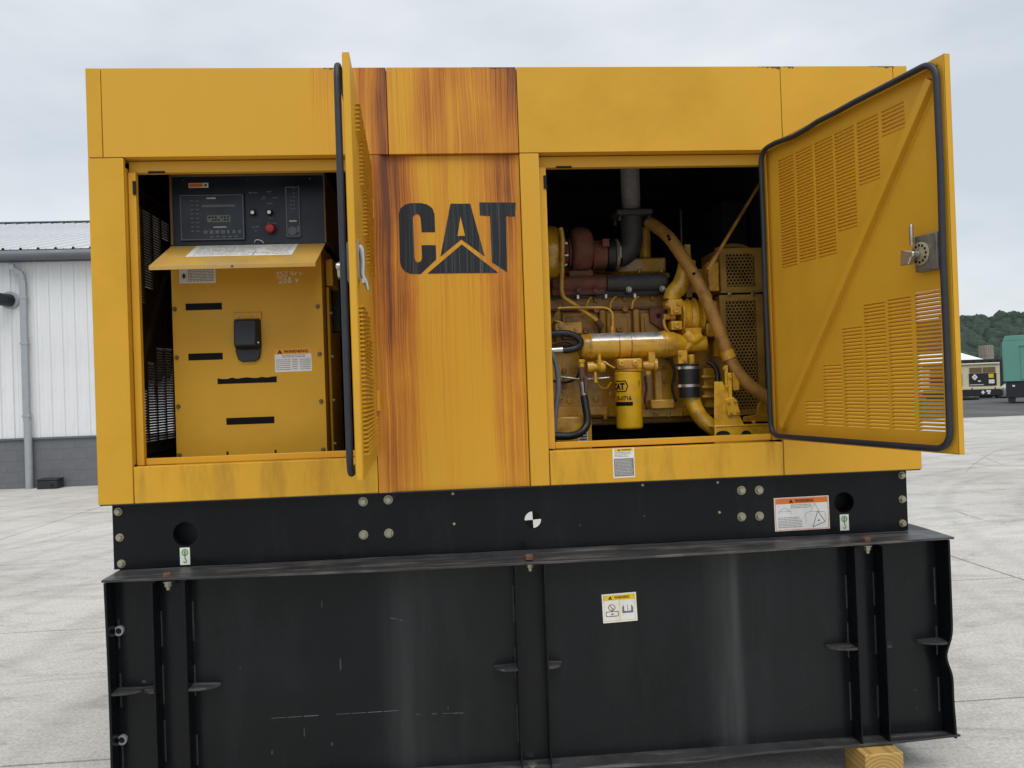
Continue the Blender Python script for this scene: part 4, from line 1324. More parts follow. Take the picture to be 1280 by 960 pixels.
# ================================================================ ENGINE
eng = thing('diesel_engine', 'yellow diesel engine with rusty turbocharger and oil filter in right doorway', 'engine', (2.05, 0.75, 1.15))
E_ = lambda mb, name, m='yellow_engine', **k: mb.build(name, m, eng, **k)
# --- crankcase
BX0, BX1 = 1.50, 2.4625
mb = MB()
mb.box(BX0, BX1, 0.52, 0.98, 1.6843, 1.8409)
E_(mb, 'cylinder_block', 'block_brown', bevel=0.01)
mb = MB()
mb.box(BX0, BX1, 0.515, 0.98, 1.3611, 1.6808)
E_(mb, 'crankcase', 'yellow_engine', bevel=0.01)
for x in (1.7578, 1.9569, 2.1074):
    E_(MB().box(x - 0.014, x + 0.014, 0.488, 0.519, 1.6974, 1.8354), 'crankcase_rib', 'block_brown', bevel=0.006)
mb = MB()
mb.box(BX0, 1.9677, 0.495, 0.514, 1.3733, 1.4154)
mb.box(2.1181, BX1, 0.495, 0.514, 1.3552, 1.3942)
E_(mb, 'pan_rail', 'yellow_engine', bevel=0.004)
for x in (1.7983, 1.9544, 2.1798, 2.2375, 2.2952):
    MB().bolt((x, 0.497, 1.3746), (0, 0, -1), 0.009, 0.02).build('bolt', 'yellow_engine', eng, smooth=30)
mb = MB()
mb.box(BX0, 2.4107, 0.545, 0.96, 1.3246, 1.3639)
E_(mb, 'oil_pan', 'block_brown', bevel=0.01)
mb = MB()
mb.box(1.6981, 1.8683, 0.36, 0.50, 1.16, 1.3756)
E_(mb, 'front_mount', 'yellow_engine', bevel=0.006)
d = Decal(eng, 'serial_sticker', 1.8096, 1.8505, 1.2557, 1.3131, 0.36, 'white', 0)
d.lines(0.1, 0.9, 0.1, 0.9, 4, 'print_black', 0.6, 41)
# lower block: pipes and bosses cast on the face
E_(MB().box(1.7168, 1.7698, 0.49, 0.514, 1.4466, 1.6045), 'cast_boss', 'yellow_engine', bevel=0.006)
mb = MB()
mb.box(2.1763, 2.2124, 0.48, 0.514, 1.4129, 1.5653)
mb.box(2.1501, 2.2577, 0.46, 0.514, 1.3913, 1.4336)
E_(mb, 'cast_boss', 'yellow_engine', bevel=0.006)
mb = MB()
mb.box(2.3899, 2.4518, 0.46, 0.514, 1.3870, 1.5650)
for zpx in (1.5256, 1.4798, 1.4375):
    mb.box(2.3772, 2.4420, 0.445, 0.46, zpx - 0.008, zpx + 0.008)
E_(mb, 'ribbed_cover', 'yellow_engine', bevel=0.006)
for p in ((1.777, 0.49, 1.572), (1.778, 0.49, 1.505), (2.229, 0.52, 1.572), (2.232, 0.52, 1.508)):
    MB().bolt(p, (0, -1, 0), 0.010, 0.012).build('bolt', 'block_brown', eng, smooth=30)
# --- cylinder head band and bolts
mb = MB()
mb.box(BX0, 2.2559, 0.53, 0.96, 1.8437, 1.9043)
E_(mb, 'cylinder_head', 'block_brown', bevel=0.006)
mb = MB()
mb.box(BX0, 2.2427, 0.50, 0.529, 1.8373, 1.8479)
E_(mb, 'head_gasket', 'rusty_casting')
for p in ((1.937, 0.53, 1.883), (2.067, 0.53, 1.885), (2.191, 0.53, 1.885), (1.93, 0.5, 1.835), (2.059, 0.5, 1.837), (2.18, 0.5, 1.795), (1.824, 0.5, 1.75), (2.03, 0.5, 1.748), (1.88, 0.5, 1.745)):
    MB().lathe(p, (0, -1, 0), [(-0.01, 0.0125), (0.010, 0.0125), (0.014, 0.010), (0.014, 0.006), (0.008, 0.006)], 18).build('bolt', 'block_brown', eng)
mb = MB()
mb.prism([(2.168, 0.49, 1.835)[::2], (2.24, 0.49, 1.84)[::2], (2.251, 0.49, 1.733)[::2], (2.215, 0.49, 1.742)[::2], (2.166, 0.49, 1.778)[::2]], 0.485, 0.505)
E_(mb, 'lifting_bracket', 'rusty_casting', bevel=0.004)
MB().lathe((2.205, 0.485, 1.803), (0, -1, 0), [(0, 0.011), (0.001, 0.011)], 16).build('bracket_hole', 'foam_black', eng)
mb = MB()
mb.box(1.7371, 1.8563, 0.44, 0.519, 1.7303, 1.7790)
mb.prism([(1.728, 0.46, 1.802)[::2], (1.783, 0.46, 1.779)[::2], (1.854, 0.46, 1.784)[::2], (1.857, 0.46, 1.77)[::2], (1.779, 0.46, 1.766)[::2], (1.728, 0.46, 1.788)[::2]], 0.44, 0.47)
E_(mb, 'fuel_pump_bracket', 'yellow_engine', bevel=0.005)
# pressed side covers between the ribs, with rounded rims
for (xa_, xb_, za_, zb_) in ((1.7770, 1.9410, 1.7109, 1.8274), (1.9768, 2.0881, 1.7056, 1.8226), (2.1278, 2.2435, 1.7013, 1.8187)):
    E_(MB().box(xa_, xb_, 0.506, 0.5195, za_, zb_), 'side_cover', 'block_brown', bevel=0.006, seg=3)
    E_(MB().box(xa_ + 0.018, xb_ - 0.018, 0.5, 0.5058, za_ + 0.018, zb_ - 0.018), 'cover_panel', 'block_brown', bevel=0.004)
# heat shield straps and harness in front of the block
MB().tube([(1.722, 0.44, 1.69), (1.798, 0.44, 1.694), (1.843, 0.43, 1.63), (1.828, 0.44, 1.548), (1.781, 0.46, 1.522), (1.72, 0.47, 1.531)], 0.0055, 8).build('wire_harness', 'rubber_hose', eng)
MB().tube([(2.131, 0.47, 1.538), (2.136, 0.47, 1.482), (2.127, 0.47, 1.433), (2.138, 0.48, 1.391)], 0.006, 8).build('dipstick_tube', 'rusty_casting', eng)
MB().tube([(2.247, 0.44, 1.807), (2.217, 0.44, 1.78), (2.223, 0.43, 1.737), (2.252, 0.42, 1.707)], 0.0065, 8).build('coolant_line', 'yellow_engine', eng)
# --- valve cover
mb = MB()
mb.box(1.55, 2.2981, 0.66, 0.92, 2.0191, 2.0896)
mb.box(1.55, 2.3100, 0.64, 0.94, 1.9868, 2.0163)
E_(mb, 'valve_cover', 'yellow_engine', bevel=0.01)
for x in (2.1672, 2.2724):
    MB().bolt((x, 0.65, 2.0163), (0, 0, 1), 0.009, 0.018).build('bolt', 'yellow_engine', eng, smooth=30)
pr = []
zc0, zc1 = 2.0955, 2.2381
for i in range(15):
    pr.append((i / 14 * (zc1 - zc0), 0.0276 + (0.003 if i % 2 else 0)))
MB().lathe((2.2134, 0.72, zc0), (0, 0, 1), pr, 20).build('breather', 'yellow_engine', eng)
# --- turbocharger
ty = 0.58
tx = lambda px: px
mb = MB()
zt_ = 2.1150
xa = 1.8380
w_ = 0.0962
rad = 0.1034
mb.lathe((xa, ty, zt_), (1, 0, 0), [(0, rad * 0.5), (0.0, rad * 0.80), (w_ * 0.08, rad * 0.93), (w_ * 0.25, rad), (w_ * 0.6, rad), (w_ * 0.82, rad * 0.94), (w_ * 0.95, rad * 0.8), (w_, rad * 0.68)], 40)
mb.box(xa + 0.006, xa + w_ - 0.012, ty - 0.035, ty + 0.05, zt_ - rad - 0.045, zt_ - rad * 0.7)
E_(mb, 'turbine_housing', 'rusty_casting', smooth=50)
mb = MB()
mb.lathe((1.9322, ty, 2.0917), (1, 0, 0), [(0, 0.075), (0.014, 0.066), (0.0642, 0.064)], 30)
mb.box(1.9696, 1.9989, ty - 0.085, ty - 0.05, 2.1167, 2.1493)
E_(mb, 'turbine_outlet', 'rusty_casting')
MB().lathe((1.9976, ty, 2.0906), (1, 0, 0), [(0, 0.070), (0.003, 0.074), (0.0339, 0.074), (0.0356, 0.070)], 30).build('outlet_sleeve', 'black_satin', eng)
mb = MB()
mb.lathe((2.0360, ty, 2.0900), (1, 0, 0), [(0, 0.068), (0.002, 0.076), (0.008, 0.071), (0.014, 0.076), (0.017, 0.068)], 30)
mb.cyl((2.0488, ty - 0.082, 2.0646), (2.0488, ty - 0.082, 2.1153), 0.006, 8)
E_(mb, 'v_band_clamp', 'zinc', bevel=0.002)
mb = MB()
mb.lathe((1.8018, ty, 2.1058), (1, 0, 0), [(0, 0.05), (0.004, 0.062), (0.012, 0.052), (0.022, 0.052), (0.026, 0.066), (0.033, 0.066)], 28)
E_(mb, 'bearing_housing', 'rusty_casting')
for i in range(6):
    t = R(60 * i + 20)
    MB().bolt((1.8181, ty + 0.056 * math.cos(t), 2.1058 + 0.056 * math.sin(t)), (-1, 0, 0), 0.007, 0.016).build('bolt', 'steel', eng, smooth=30)
# compressor (yellow, mostly behind the jamb)
zc = 2.1001
rc = 0.1283
MB().lathe((1.7902, ty, zc), (-1, 0, 0), [(0, rc * 0.55), (0.004, rc * 0.80), (0.018, rc * 0.86), (0.020, rc * 0.96), (0.045, rc), (0.10, rc * 0.92), (0.14, rc * 0.7), (0.16, rc * 0.5), (0.26, rc * 0.5)], 40).build('compressor_housing', 'yellow_engine_clean', eng)
mb = MB()
mb.lathe((1.7775, ty, zc), (1, 0, 0), [(0, rc * 0.84), (0.002, rc * 0.90), (0.009, rc * 0.90), (0.011, rc * 0.84)], 40)
mb.box(1.7748, 1.7929, ty - rc * 1.02, ty - rc * 0.75, 2.0452, 2.1568)
E_(mb, 'compressor_clamp', 'yellow_engine_clean', bevel=0.002)
# exhaust elbow, flange and flexible pipe
mb = MB()
re_ = 0.0499
mb.tube([(2.06, 0.58, 2.093), (2.078, 0.58, 2.097), (2.109, 0.58, 2.125), (2.12, 0.58, 2.175), (2.12, 0.58, 2.23), (2.121, 0.58, 2.259)], [re_ * 1.12, re_ * 1.1, re_ * 1.05, re_, re_, re_], 24, k=8)
E_(mb, 'exhaust_elbow', 'exhaust_black')
mb = MB()
mb.box(2.0406, 2.2062, ty - 0.07, ty + 0.07, 2.2590, 2.2862)
E_(mb, 'exhaust_flange', 'exhaust_black', bevel=0.008)
for p in ((2.058, 0.58, 2.256), (2.191, 0.58, 2.254)):
    for sy in (-0.05, 0.05):
        MB().bolt((p[0], p[1] + sy, p[2]), (0, 0, -1), 0.011, 0.022).build('bolt', 'black_satin', eng, smooth=30)
z0, z1 = 2.2845, 2.7023
pr = []
n = int((z1 - z0) / 0.0078)
for i in range(n):
    pr += [(i * 0.0078, 0.0364), (i * 0.0078 + 0.0039, 0.0435)]
MB().lathe((2.1222, ty, z0), (0, 0, 1), pr, 30).build('flexible_pipe', 'flex_steel', eng, smooth=30)
# --- exhaust manifold
mb = MB()
mb.tube([(1.981, 0.5, 1.954), (2.041, 0.5, 1.953), (2.131, 0.5, 1.954), (2.211, 0.5, 1.954), (2.243, 0.5, 1.953), (2.256, 0.5, 1.953)], [0.0366, 0.0383, 0.0383, 0.0401, 0.0349, 0.0139], 24, k=4)
mb.box(1.9755, 2.2524, 0.50, 0.56, 1.9017, 1.9407)
E_(mb, 'exhaust_manifold', 'exhaust_black', smooth=50)
mb = MB()
mb.tube([(1.741, 0.52, 1.952), (1.83, 0.52, 1.953), (1.92, 0.52, 1.955), (1.988, 0.52, 1.957)], [0.0315, 0.0386, 0.0350, 0.0350], 20)
mb.box(1.8203, 1.9276, 0.52, 0.62, 1.9451, 2.0161)
mb.box(1.7374, 1.9756, 0.50, 0.56, 1.9040, 1.9428)
E_(mb, 'manifold_branch', 'rusty_casting', bevel=0.004)
for p in ((1.85, 0.47, 1.922), (1.924, 0.47, 1.915), (2.073, 0.47, 1.92), (2.223, 0.47, 1.92)):
    MB().bolt(p, (0, -1, 0), 0.010, 0.016).build('bolt', 'zinc' if p[0] > 2.0 else 'rust_bolt', eng, smooth=30)
# --- lines
MB().tube([(1.777, 0.44, 2.19), (1.783, 0.44, 2.138), (1.776, 0.44, 1.999), (1.772, 0.44, 1.923), (1.781, 0.44, 1.889), (1.805, 0.44, 1.871), (1.866, 0.44, 1.827), (1.927, 0.44, 1.781)], 0.0103, 12).build('oil_drain_line', 'yellow_engine', eng)
MB().cyl((1.917, 0.44, 1.788), (1.944, 0.46, 1.757), 0.016, 12).build('line_fitting', 'rust_bolt', eng)
MB().tube([(1.749, 0.42, 1.842), (1.801, 0.42, 1.843), (1.898, 0.42, 1.841), (1.95, 0.42, 1.839), (1.974, 0.42, 1.829), (1.986, 0.42, 1.808), (1.986, 0.42, 1.77), (1.983, 0.42, 1.736)], 0.0051, 10).build('fuel_line', 'yellow_engine_clean', eng)
MB().bolt((1.983, 0.42, 1.726), (0, 0, 1), 0.010, 0.03).build('line_fitting', 'yellow_engine_clean', eng, smooth=30)
MB().tube([(1.758, 0.43, 1.864), (1.757, 0.43, 1.84), (1.738, 0.43, 1.806), (1.716, 0.43, 1.779)], 0.0058, 8).build('fuel_line', 'block_brown', eng)
MB().tube([(1.69, 0.34, 1.725), (1.744, 0.34, 1.728), (1.791, 0.34, 1.722), (1.824, 0.34, 1.701), (1.827, 0.34, 1.677), (1.799, 0.34, 1.661), (1.755, 0.34, 1.656)], 0.0146, 12).build('hose_loop', 'rubber_hose', eng)
MB().cyl((1.701, 0.34, 1.656), (1.752, 0.34, 1.658), 0.0153, 14).build('hose_ferrule', 'steel', eng)
MB().tube([(1.696, 0.28, 1.648), (1.711, 0.28, 1.608), (1.721, 0.28, 1.548), (1.719, 0.28, 1.483), (1.706, 0.28, 1.401), (1.697, 0.28, 1.335), (1.696, 0.28, 1.266)], 0.0108, 12).build('conduit', 'grey_conduit', eng)
# oil pressure hose
mb = MB()
mb.cyl((1.833, 0.36, 1.617), (1.834, 0.36, 1.583), 0.012, 12)
mb.lathe((1.833, 0.36, 1.604), (0, 0, 1), [(0, 0.016), (0.012, 0.016)], 6)
E_(mb, 'hose_adapter', 'yellow_engine_clean')
mb = MB()
mb.tube([(1.834, 0.36, 1.583), (1.832, 0.35, 1.549), (1.835, 0.34, 1.519)], 0.013, 10)
mb.box(1.8345, 1.8480, 0.31, 0.33, 1.4750, 1.5418)
E_(mb, 'hose_elbow', 'rust_bolt', bevel=0.003)
MB().tube([(1.83, 0.34, 1.522), (1.834, 0.34, 1.489), (1.836, 0.34, 1.458)], 0.0153, 14).build('hose_ferrule', 'steel', eng)
MB().tube([(1.836, 0.34, 1.462), (1.84, 0.33, 1.418), (1.843, 0.32, 1.375), (1.837, 0.31, 1.339), (1.806, 0.29, 1.311), (1.759, 0.27, 1.3), (1.685, 0.26, 1.304), (1.639, 0.26, 1.306)], 0.0161, 14).build('oil_hose', 'rubber_hose', eng)
# wiring, injector lines, linkage and small hoses
MB().tube([(1.715, 0.5, 1.894), (1.79, 0.5, 1.899), (1.895, 0.49, 1.893), (2.019, 0.49, 1.897), (2.127, 0.49, 1.896), (2.231, 0.5, 1.902), (2.302, 0.52, 1.927)], 0.0058, 8).build('wire_loom', 'rubber_hose', eng)
for px in (1.8484, 1.9729, 2.1017):
    MB().box(px - 0.006, px + 0.006, 0.478, 0.530, 1.8842, 1.9035).build('loom_clip', 'steel', eng, bevel=0.002)
for pts in (((1.988, 0.47, 1.838), (1.993, 0.47, 1.866), (2.01, 0.48, 1.887), (2.044, 0.52, 1.902)), ((2.084, 0.47, 1.835), (2.089, 0.47, 1.863), (2.11, 0.48, 1.885), (2.145, 0.52, 1.899)), ((1.882, 0.47, 1.837), (1.887, 0.47, 1.865), (1.903, 0.48, 1.887), (1.932, 0.52, 1.901))):
    MB().tube(pts, 0.0042, 8).build('injector_line', 'yellow_engine_clean', eng)
MB().tube([(1.751, 0.44, 1.547), (1.854, 0.43, 1.533), (1.966, 0.43, 1.536)], 0.0045, 8).build('governor_rod', 'steel', eng)
MB().tube([(2.397, 0.42, 1.591), (2.421, 0.4, 1.569), (2.427, 0.38, 1.527), (2.414, 0.36, 1.458), (2.41, 0.34, 1.357)], 0.010, 10).build('drain_hose', 'rubber_hose', eng)
MB().tube([(2.192, 0.42, 1.619), (2.233, 0.42, 1.597), (2.252, 0.43, 1.548), (2.245, 0.45, 1.482), (2.263, 0.46, 1.421)], 0.0062, 8).build('sensor_cable', 'rubber_hose', eng)
MB().tube([(1.894, 0.36, 1.544), (1.904, 0.37, 1.503), (1.941, 0.4, 1.489), (1.97, 0.42, 1.515)], 0.0048, 8).build('sense_line', 'yellow_engine', eng)
for p in ((2.399, 0.4, 1.837), (2.442, 0.4, 1.836), (2.4, 0.4, 1.774), (2.443, 0.4, 1.773), (2.401, 0.4, 1.712), (2.441, 0.4, 1.711), (2.223, 0.4, 1.842), (2.272, 0.4, 1.844), (2.436, 0.36, 1.67), (2.434, 0.36, 1.622), (2.259, 0.36, 1.624), (2.279, 0.36, 1.6), (1.759, 0.44, 1.764), (1.828, 0.44, 1.752)):
    MB().bolt(p, (0, -1, 0), 0.0072, 0.010).build('bolt', 'yellow_engine', eng, smooth=30)
for p in ((1.801, 0.515, 1.444), (1.919, 0.515, 1.447), (1.991, 0.515, 1.466), (2.301, 0.515, 1.534), (2.326, 0.515, 1.408), (2.261, 0.515, 1.642)):
    MB().lathe(p, (0, -1, 0), [(0, 0.017), (0.006, 0.016), (0.008, 0.010)], 16).build('core_plug', 'yellow_engine', eng)
# --- oil cooler
oy = 0.40
zo = 1.6710
ro = 0.0559
x0, x1 = 1.8781, 2.1987
MB().lathe((x0, oy, zo), (1, 0, 0), [(0, ro), (x1 - x0, ro)], 36).build('oil_cooler', 'yellow_engine_clean', eng)
mb = MB()
mb.lathe((x0, oy, zo), (-1, 0, 0), [(-0.004, ro * 1.03), (0.004, ro * 1.03), (0.006, ro * 0.98), (0.026, ro * 0.97), (0.040, ro * 0.85), (0.048, ro * 0.5)], 32)
E_(mb, 'cooler_bonnet', 'yellow_engine')
mb = MB()
mb.lathe((x1 - 0.004, oy, zo), (1, 0, 0), [(0, ro * 1.06), (0.010, ro * 1.06), (0.012, ro * 0.98), (0.045, ro * 0.95), (0.070, ro * 0.8), (0.10, ro * 0.62), (0.17, ro * 0.58), (0.19, ro * 0.58)], 30)
E_(mb, 'cooler_elbow', 'yellow_engine_clean', smooth=50)
mb = MB()
pts = [(x, math.radians(a)) for x in (x0 + 0.004, x1 - 0.012) for a in range(22, 75, 4)]
k = len(pts) // 2
mb.add([(x, oy - (ro + 0.0012) * math.cos(t), zo + (ro + 0.0012) * math.sin(t)) for x, t in pts], [(i, i + 1, k + i + 1, k + i) for i in range(k - 1)])
E_(mb, 'data_plate', 'alu_plate')
for px in (1.9950, 2.0472):
    MB().lathe((px, oy, zo), (1, 0, 0), [(0, ro + 0.0008), (0.003, ro + 0.0016), (0.006, ro + 0.0008)], 36).build('cooler_band', 'block_brown', eng)
mb = MB()
mb.box(2.4313, 2.4631, 0.36, 0.44, 1.6093, 1.6851)
mb.lathe((2.47, 0.4, 1.647), (1, 0, 0), [(0, 0.026), (0.010, 0.026)], 16)
E_(mb, 'elbow_flange', 'yellow_engine_clean', bevel=0.005)
mb = MB()
mb.box(2.2512, 2.2931, 0.36, 0.44, 1.5834, 1.6416)
mb.lathe((2.316, 0.39, 1.593), (0, 0, -1), [(-0.03, 0.016), (0.02, 0.014)], 14)
mb.tube([(2.287, 0.39, 1.649), (2.309, 0.38, 1.669), (2.321, 0.37, 1.688)], 0.020, 12)
E_(mb, 'elbow_branch', 'yellow_engine_clean', bevel=0.004)
# --- filter head, valves and filter
mb = MB()
mb.box(1.9766, 2.0842, 0.31, 0.42, 1.5662, 1.6133)
E_(mb, 'filter_base', 'yellow_engine', bevel=0.009, seg=3)
MB().lathe((2.0332, 0.35, 1.5564), (0, 0, 1), [(0, 0.056), (0.004, 0.060), (0.010, 0.060), (0.012, 0.05)], 32).build('filter_rim', 'yellow_engine', eng)
for p in ((1.993, 0.31, 1.593), (2.051, 0.31, 1.593)):
    MB().lathe(p, (0, -1, 0), [(0, 0.013), (0.010, 0.0125), (0.012, 0.010), (0.012, 0.005), (0.006, 0.005)], 18).build('bolt', 'yellow_engine_clean', eng)
mb = MB()
mb.lathe((1.857, 0.36, 1.583), (1, 0, 0), [(0, 0.012), (0, 0.022), (0.028, 0.022), (0.030, 0.014), (0.045, 0.016), (0.055, 0.026), (0.075, 0.024), (0.08, 0.01)], 22)
mb.lathe((1.909, 0.35, 1.591), (0, 0, 1), [(0, 0.012), (0.02, 0.012), (0.02, 0.008), (0.045, 0.008)], 14)
mb.lathe((1.889, 0.35, 1.561), (0, 0, -1), [(0, 0.007), (0.035, 0.007), (0.036, 0.009), (0.045, 0.009)], 12)
E_(mb, 'bypass_valve', 'yellow_engine_clean')
mb = MB()
mb.lathe((2.095, 0.36, 1.582), (1, 0, 0), [(0, 0.016), (0.03, 0.022), (0.045, 0.022), (0.048, 0.030), (0.060, 0.030), (0.063, 0.02)], 22)
mb.box(2.1184, 2.1459, 0.34, 0.38, 1.5902, 1.6375)
mb.lathe((2.115, 0.35, 1.557), (0, 0, -1), [(0, 0.014), (0.014, 0.014), (0.014, 0.008), (0.022, 0.008)], 6)
E_(mb, 'regulator_valve', 'yellow_engine')
MB().tube([(1.926, 0.34, 1.603), (1.944, 0.33, 1.589), (1.968, 0.33, 1.575)], 0.004, 8).build('sense_line', 'yellow_engine_clean', eng)
fy, fr = 0.35, 0.0561
fxc, fz0, fz1 = 2.0286, 1.3163, 1.5564
flt = MB().lathe((fxc, fy, fz0), (0, 0, 1), [(0, fr * 0.3), (0.0, fr * 0.88), (0.003, fr * 0.96), (0.010, fr), ((fz1 - fz0) - 0.012, fr), ((fz1 - fz0) - 0.004, fr * 1.03), (fz1 - fz0, fr * 0.97)], 40).build('oil_filter', 'yellow_filter', eng)
def on_filter(s, z, up=0.0006):
    t = s / fr
    return (fxc + (fr + up) * math.sin(t), fy - (fr + up) * math.cos(t), z)
def filter_text(s, s1, z0, h, bold):
    vs, fs = text_mesh(s, h, bold)
    w = max(v.x for v in vs) * 0.86
    bm = bmesh.new()
    bv = [bm.verts.new((v.x * 0.86 - w + s1, 0, v.y + z0)) for v in vs]
    for f in fs:
        try:
            bm.faces.new([bv[i] for i in f])
        except ValueError:
            pass
    bmesh.ops.triangulate(bm, faces=bm.faces)
    bmesh.ops.subdivide_edges(bm, edges=[e for e in bm.edges if e.calc_length() > 0.006], cuts=2)
    bmesh.ops.triangulate(bm, faces=bm.faces)
    mb = MB()
    bm.verts.index_update()
    mb.add([on_filter(v.co.x, v.co.z) for v in bm.verts], [tuple(v.index for v in f.verts) for f in bm.faces])
    bm.free()
    return mb.build('lettering', 'print_black', flt, smooth=0)
filter_text('1R-0716', -0.001, 1.4382, 0.0178, 0.03)
filter_text('CAT', -0.027, 1.4832, 0.0263, 0.05)
hz0, hz1 = 1.4752, 1.5185
hp = [(-0.075, hz0), (-0.024, hz0), (-0.015, (hz0 + hz1) / 2), (-0.024, hz1), (-0.075, hz1)]
mb = MB()
for (s0, q0), (s1, q1) in zip(hp, hp[1:]):
    n = 8
    dx, dz = s1 - s0, q1 - q0
    L = math.hypot(dx, dz)
    nx, nz_ = -dz / L * 0.0022, dx / L * 0.0022
    for i in range(n):
        a_, b_ = i / n, (i + 1) / n
        mb.add([on_filter(s0 + dx * t + sg * nx, q0 + dz * t + sg * nz_) for t, sg in ((a_, -1), (b_, -1), (b_, 1), (a_, 1))], [(0, 1, 2, 3)])
mb.build('logo_outline', 'print_black', flt, smooth=0)
mb = MB()
bz0, bz1 = 1.4149, 1.4315
sl = [-0.085 + 0.089 * i / 14 for i in range(15)]
mb.add([on_filter(s, z) for z in (bz0, bz1) for s in sl], [(i, i + 1, 16 + i, 15 + i) for i in range(14)])
mb.build('print_band', 'print_black', flt, smooth=0)
mb = MB()
for i in range(5):
    z = 1.5143 - 0.005 * i
    mb.add([on_filter(s, zz_) for s, zz_ in ((0.036, z), (0.042, z), (0.042, z + 0.003), (0.036, z + 0.003))], [(0, 1, 2, 3)])
mb.build('small_print', 'print_black', flt, smooth=0)
# --- water pump and thermostat elbow
MB().tube([(2.33, 0.44, 2.036), (2.321, 0.44, 1.987), (2.297, 0.44, 1.931), (2.264, 0.44, 1.897), (2.249, 0.44, 1.863)], [0.0377, 0.0394, 0.0394, 0.0377, 0.0343], 22).build('water_elbow', 'yellow_engine_clean', eng)
mb = MB()
mb.box(2.2267, 2.2908, 0.40, 0.50, 1.8274, 1.8659)
E_(mb, 'elbow_foot', 'yellow_engine_clean', bevel=0.006)
pz = 1.7936
MB().lathe((2.2889, 0.46, pz), (1, 0, 0), [(0, 0.03), (0, 0.080), (0.006, 0.084), (0.012, 0.074), (0.030, 0.072), (0.036, 0.080), (0.042, 0.072), (0.060, 0.074), (0.066, 0.082), (0.074, 0.076), (0.090, 0.070), (0.098, 0.078), (0.104, 0.06)], 34).build('water_pump', 'yellow_engine_clean', eng)
mb = MB()
mb.box(2.3928, 2.4607, 0.40, 0.54, 1.7659, 1.8533)
mb.box(2.3912, 2.4589, 0.40, 0.54, 1.6989, 1.7616)
E_(mb, 'pump_drive_housing', 'yellow_engine_clean', bevel=0.007)
for p in ((2.26, 0.4, 1.818), (2.26, 0.4, 1.752)):
    mb = MB()
    mb.box(p[0] - 0.022, p[0] + 0.026, 0.40, 0.46, p[2] - 0.019, p[2] + 0.019)
    mb.lathe(p, (0, -1, 0), [(0, 0.0145), (0.010, 0.0145), (0.014, 0.012), (0.014, 0.006), (0.006, 0.006)], 18)
    E_(mb, 'pump_ear', 'yellow_engine_clean', bevel=0.004)
mb = MB()
mb.tube([(2.297, 0.38, 1.717), (2.321, 0.37, 1.688), (2.352, 0.38, 1.702)], 0.024, 14)
mb.box(2.2928, 2.3632, 0.38, 0.46, 1.7100, 1.7376)
E_(mb, 'pump_inlet', 'yellow_engine_clean', bevel=0.005)
MB().lathe((2.217, 0.45, 1.794), (1, 0, 0), [(0, 0.014), (0.03, 0.014), (0.03, 0.02), (0.05, 0.02)], 14).build('plug', 'yellow_engine_clean', eng)
# hose with two clamps, and the elbow below it
hx, hz0_, hz1_ = 2.3005, 1.4385, 1.5820
mb = MB()
rh = 0.0442
mb.lathe((hx, 0.38, hz0_), (0, 0, 1), [(0, rh * 0.9), (0.0, rh), (hz1_ - hz0_, rh), (hz1_ - hz0_, rh * 0.85)], 30)
E_(mb, 'coolant_hose', 'rubber_hose')
for z in (1.5666, 1.4898):
    mb = MB()
    mb.lathe((hx, 0.38, z - 0.006), (0, 0, 1), [(0, rh + 0.0005), (0.0, rh + 0.002), (0.012, rh + 0.002), (0.012, rh + 0.0005)], 32)
    mb.lathe((hx - rh - 0.004, 0.37, z), (0, -1, 0), [(-0.01, 0.007), (0.016, 0.007)], 10)
    E_(mb, 'hose_clamp', 'steel')
MB().tube([(2.311, 0.38, 1.448), (2.315, 0.38, 1.417), (2.327, 0.37, 1.379), (2.35, 0.36, 1.341), (2.388, 0.34, 1.306), (2.425, 0.32, 1.285)], 0.0341, 20).build('coolant_pipe', 'yellow_engine_clean', eng)
# right hand bracket and rail
by = 0.24
mb = MB()
mb.prism([(2.356, 0.24, 1.276)[::2], (2.365, 0.24, 1.503)[::2], (2.399, 0.24, 1.502)[::2], (2.487, 0.24, 1.317)[::2], (2.485, 0.24, 1.271)[::2]], by, by + 0.006)
mb.prism([(2.355, 0.23, 1.322)[::2], (2.589, 0.23, 1.323)[::2], (2.585, 0.23, 1.221)[::2], (2.351, 0.23, 1.23)[::2]], by - 0.012, by - 0.002)
mb.box(2.3584, 2.5925, by - 0.012, by + 0.14, 1.3177 - 0.006, 1.3177)
E_(mb, 'radiator_bracket', 'yellow_engine_clean', bevel=0.002)
for (c, w, h) in (((2.389, 0.226, 1.292), 0.030, 0.016), ((2.487, 0.226, 1.288), 0.022, 0.018)):
    MB().prism([(c[0] + w * math.cos(R(t)), c[2] - 0.008 + h * math.sin(R(t))) for t in range(0, 181, 15)] , by - 0.0135, by - 0.0122).build('bracket_hole', 'foam_black', eng, smooth=0)
mb = MB()
mb.prism([(2.414, 0.23, 1.361)[::2], (2.406, 0.23, 1.429)[::2], (2.44, 0.23, 1.438)[::2], (2.456, 0.23, 1.417)[::2], (2.468, 0.23, 1.361)[::2]], by - 0.010, by - 0.001)
mb.box(2.4215, 2.4368, by - 0.006, by + 0.004, 1.4250, 1.5377)
mb.box(2.4133, 2.4270, by + 0.008, by + 0.016, 1.4518, 1.5685)
mb.box(2.4498, 2.4773, by + 0.02, by + 0.03, 1.4636, 1.5372)
E_(mb, 'bracket_plate', 'yellow_engine_clean', bevel=0.002)
for p in ((2.418, 0.228, 1.416), (2.446, 0.228, 1.42), (2.429, 0.228, 1.372), (2.456, 0.228, 1.375), (2.409, 0.24, 1.556), (2.429, 0.232, 1.519), (2.412, 0.232, 1.482), (2.525, 0.24, 1.33)):
    MB().bolt(p, (0, -1, 0), 0.0058, 0.008).build('bolt', 'yellow_engine', eng, smooth=30)
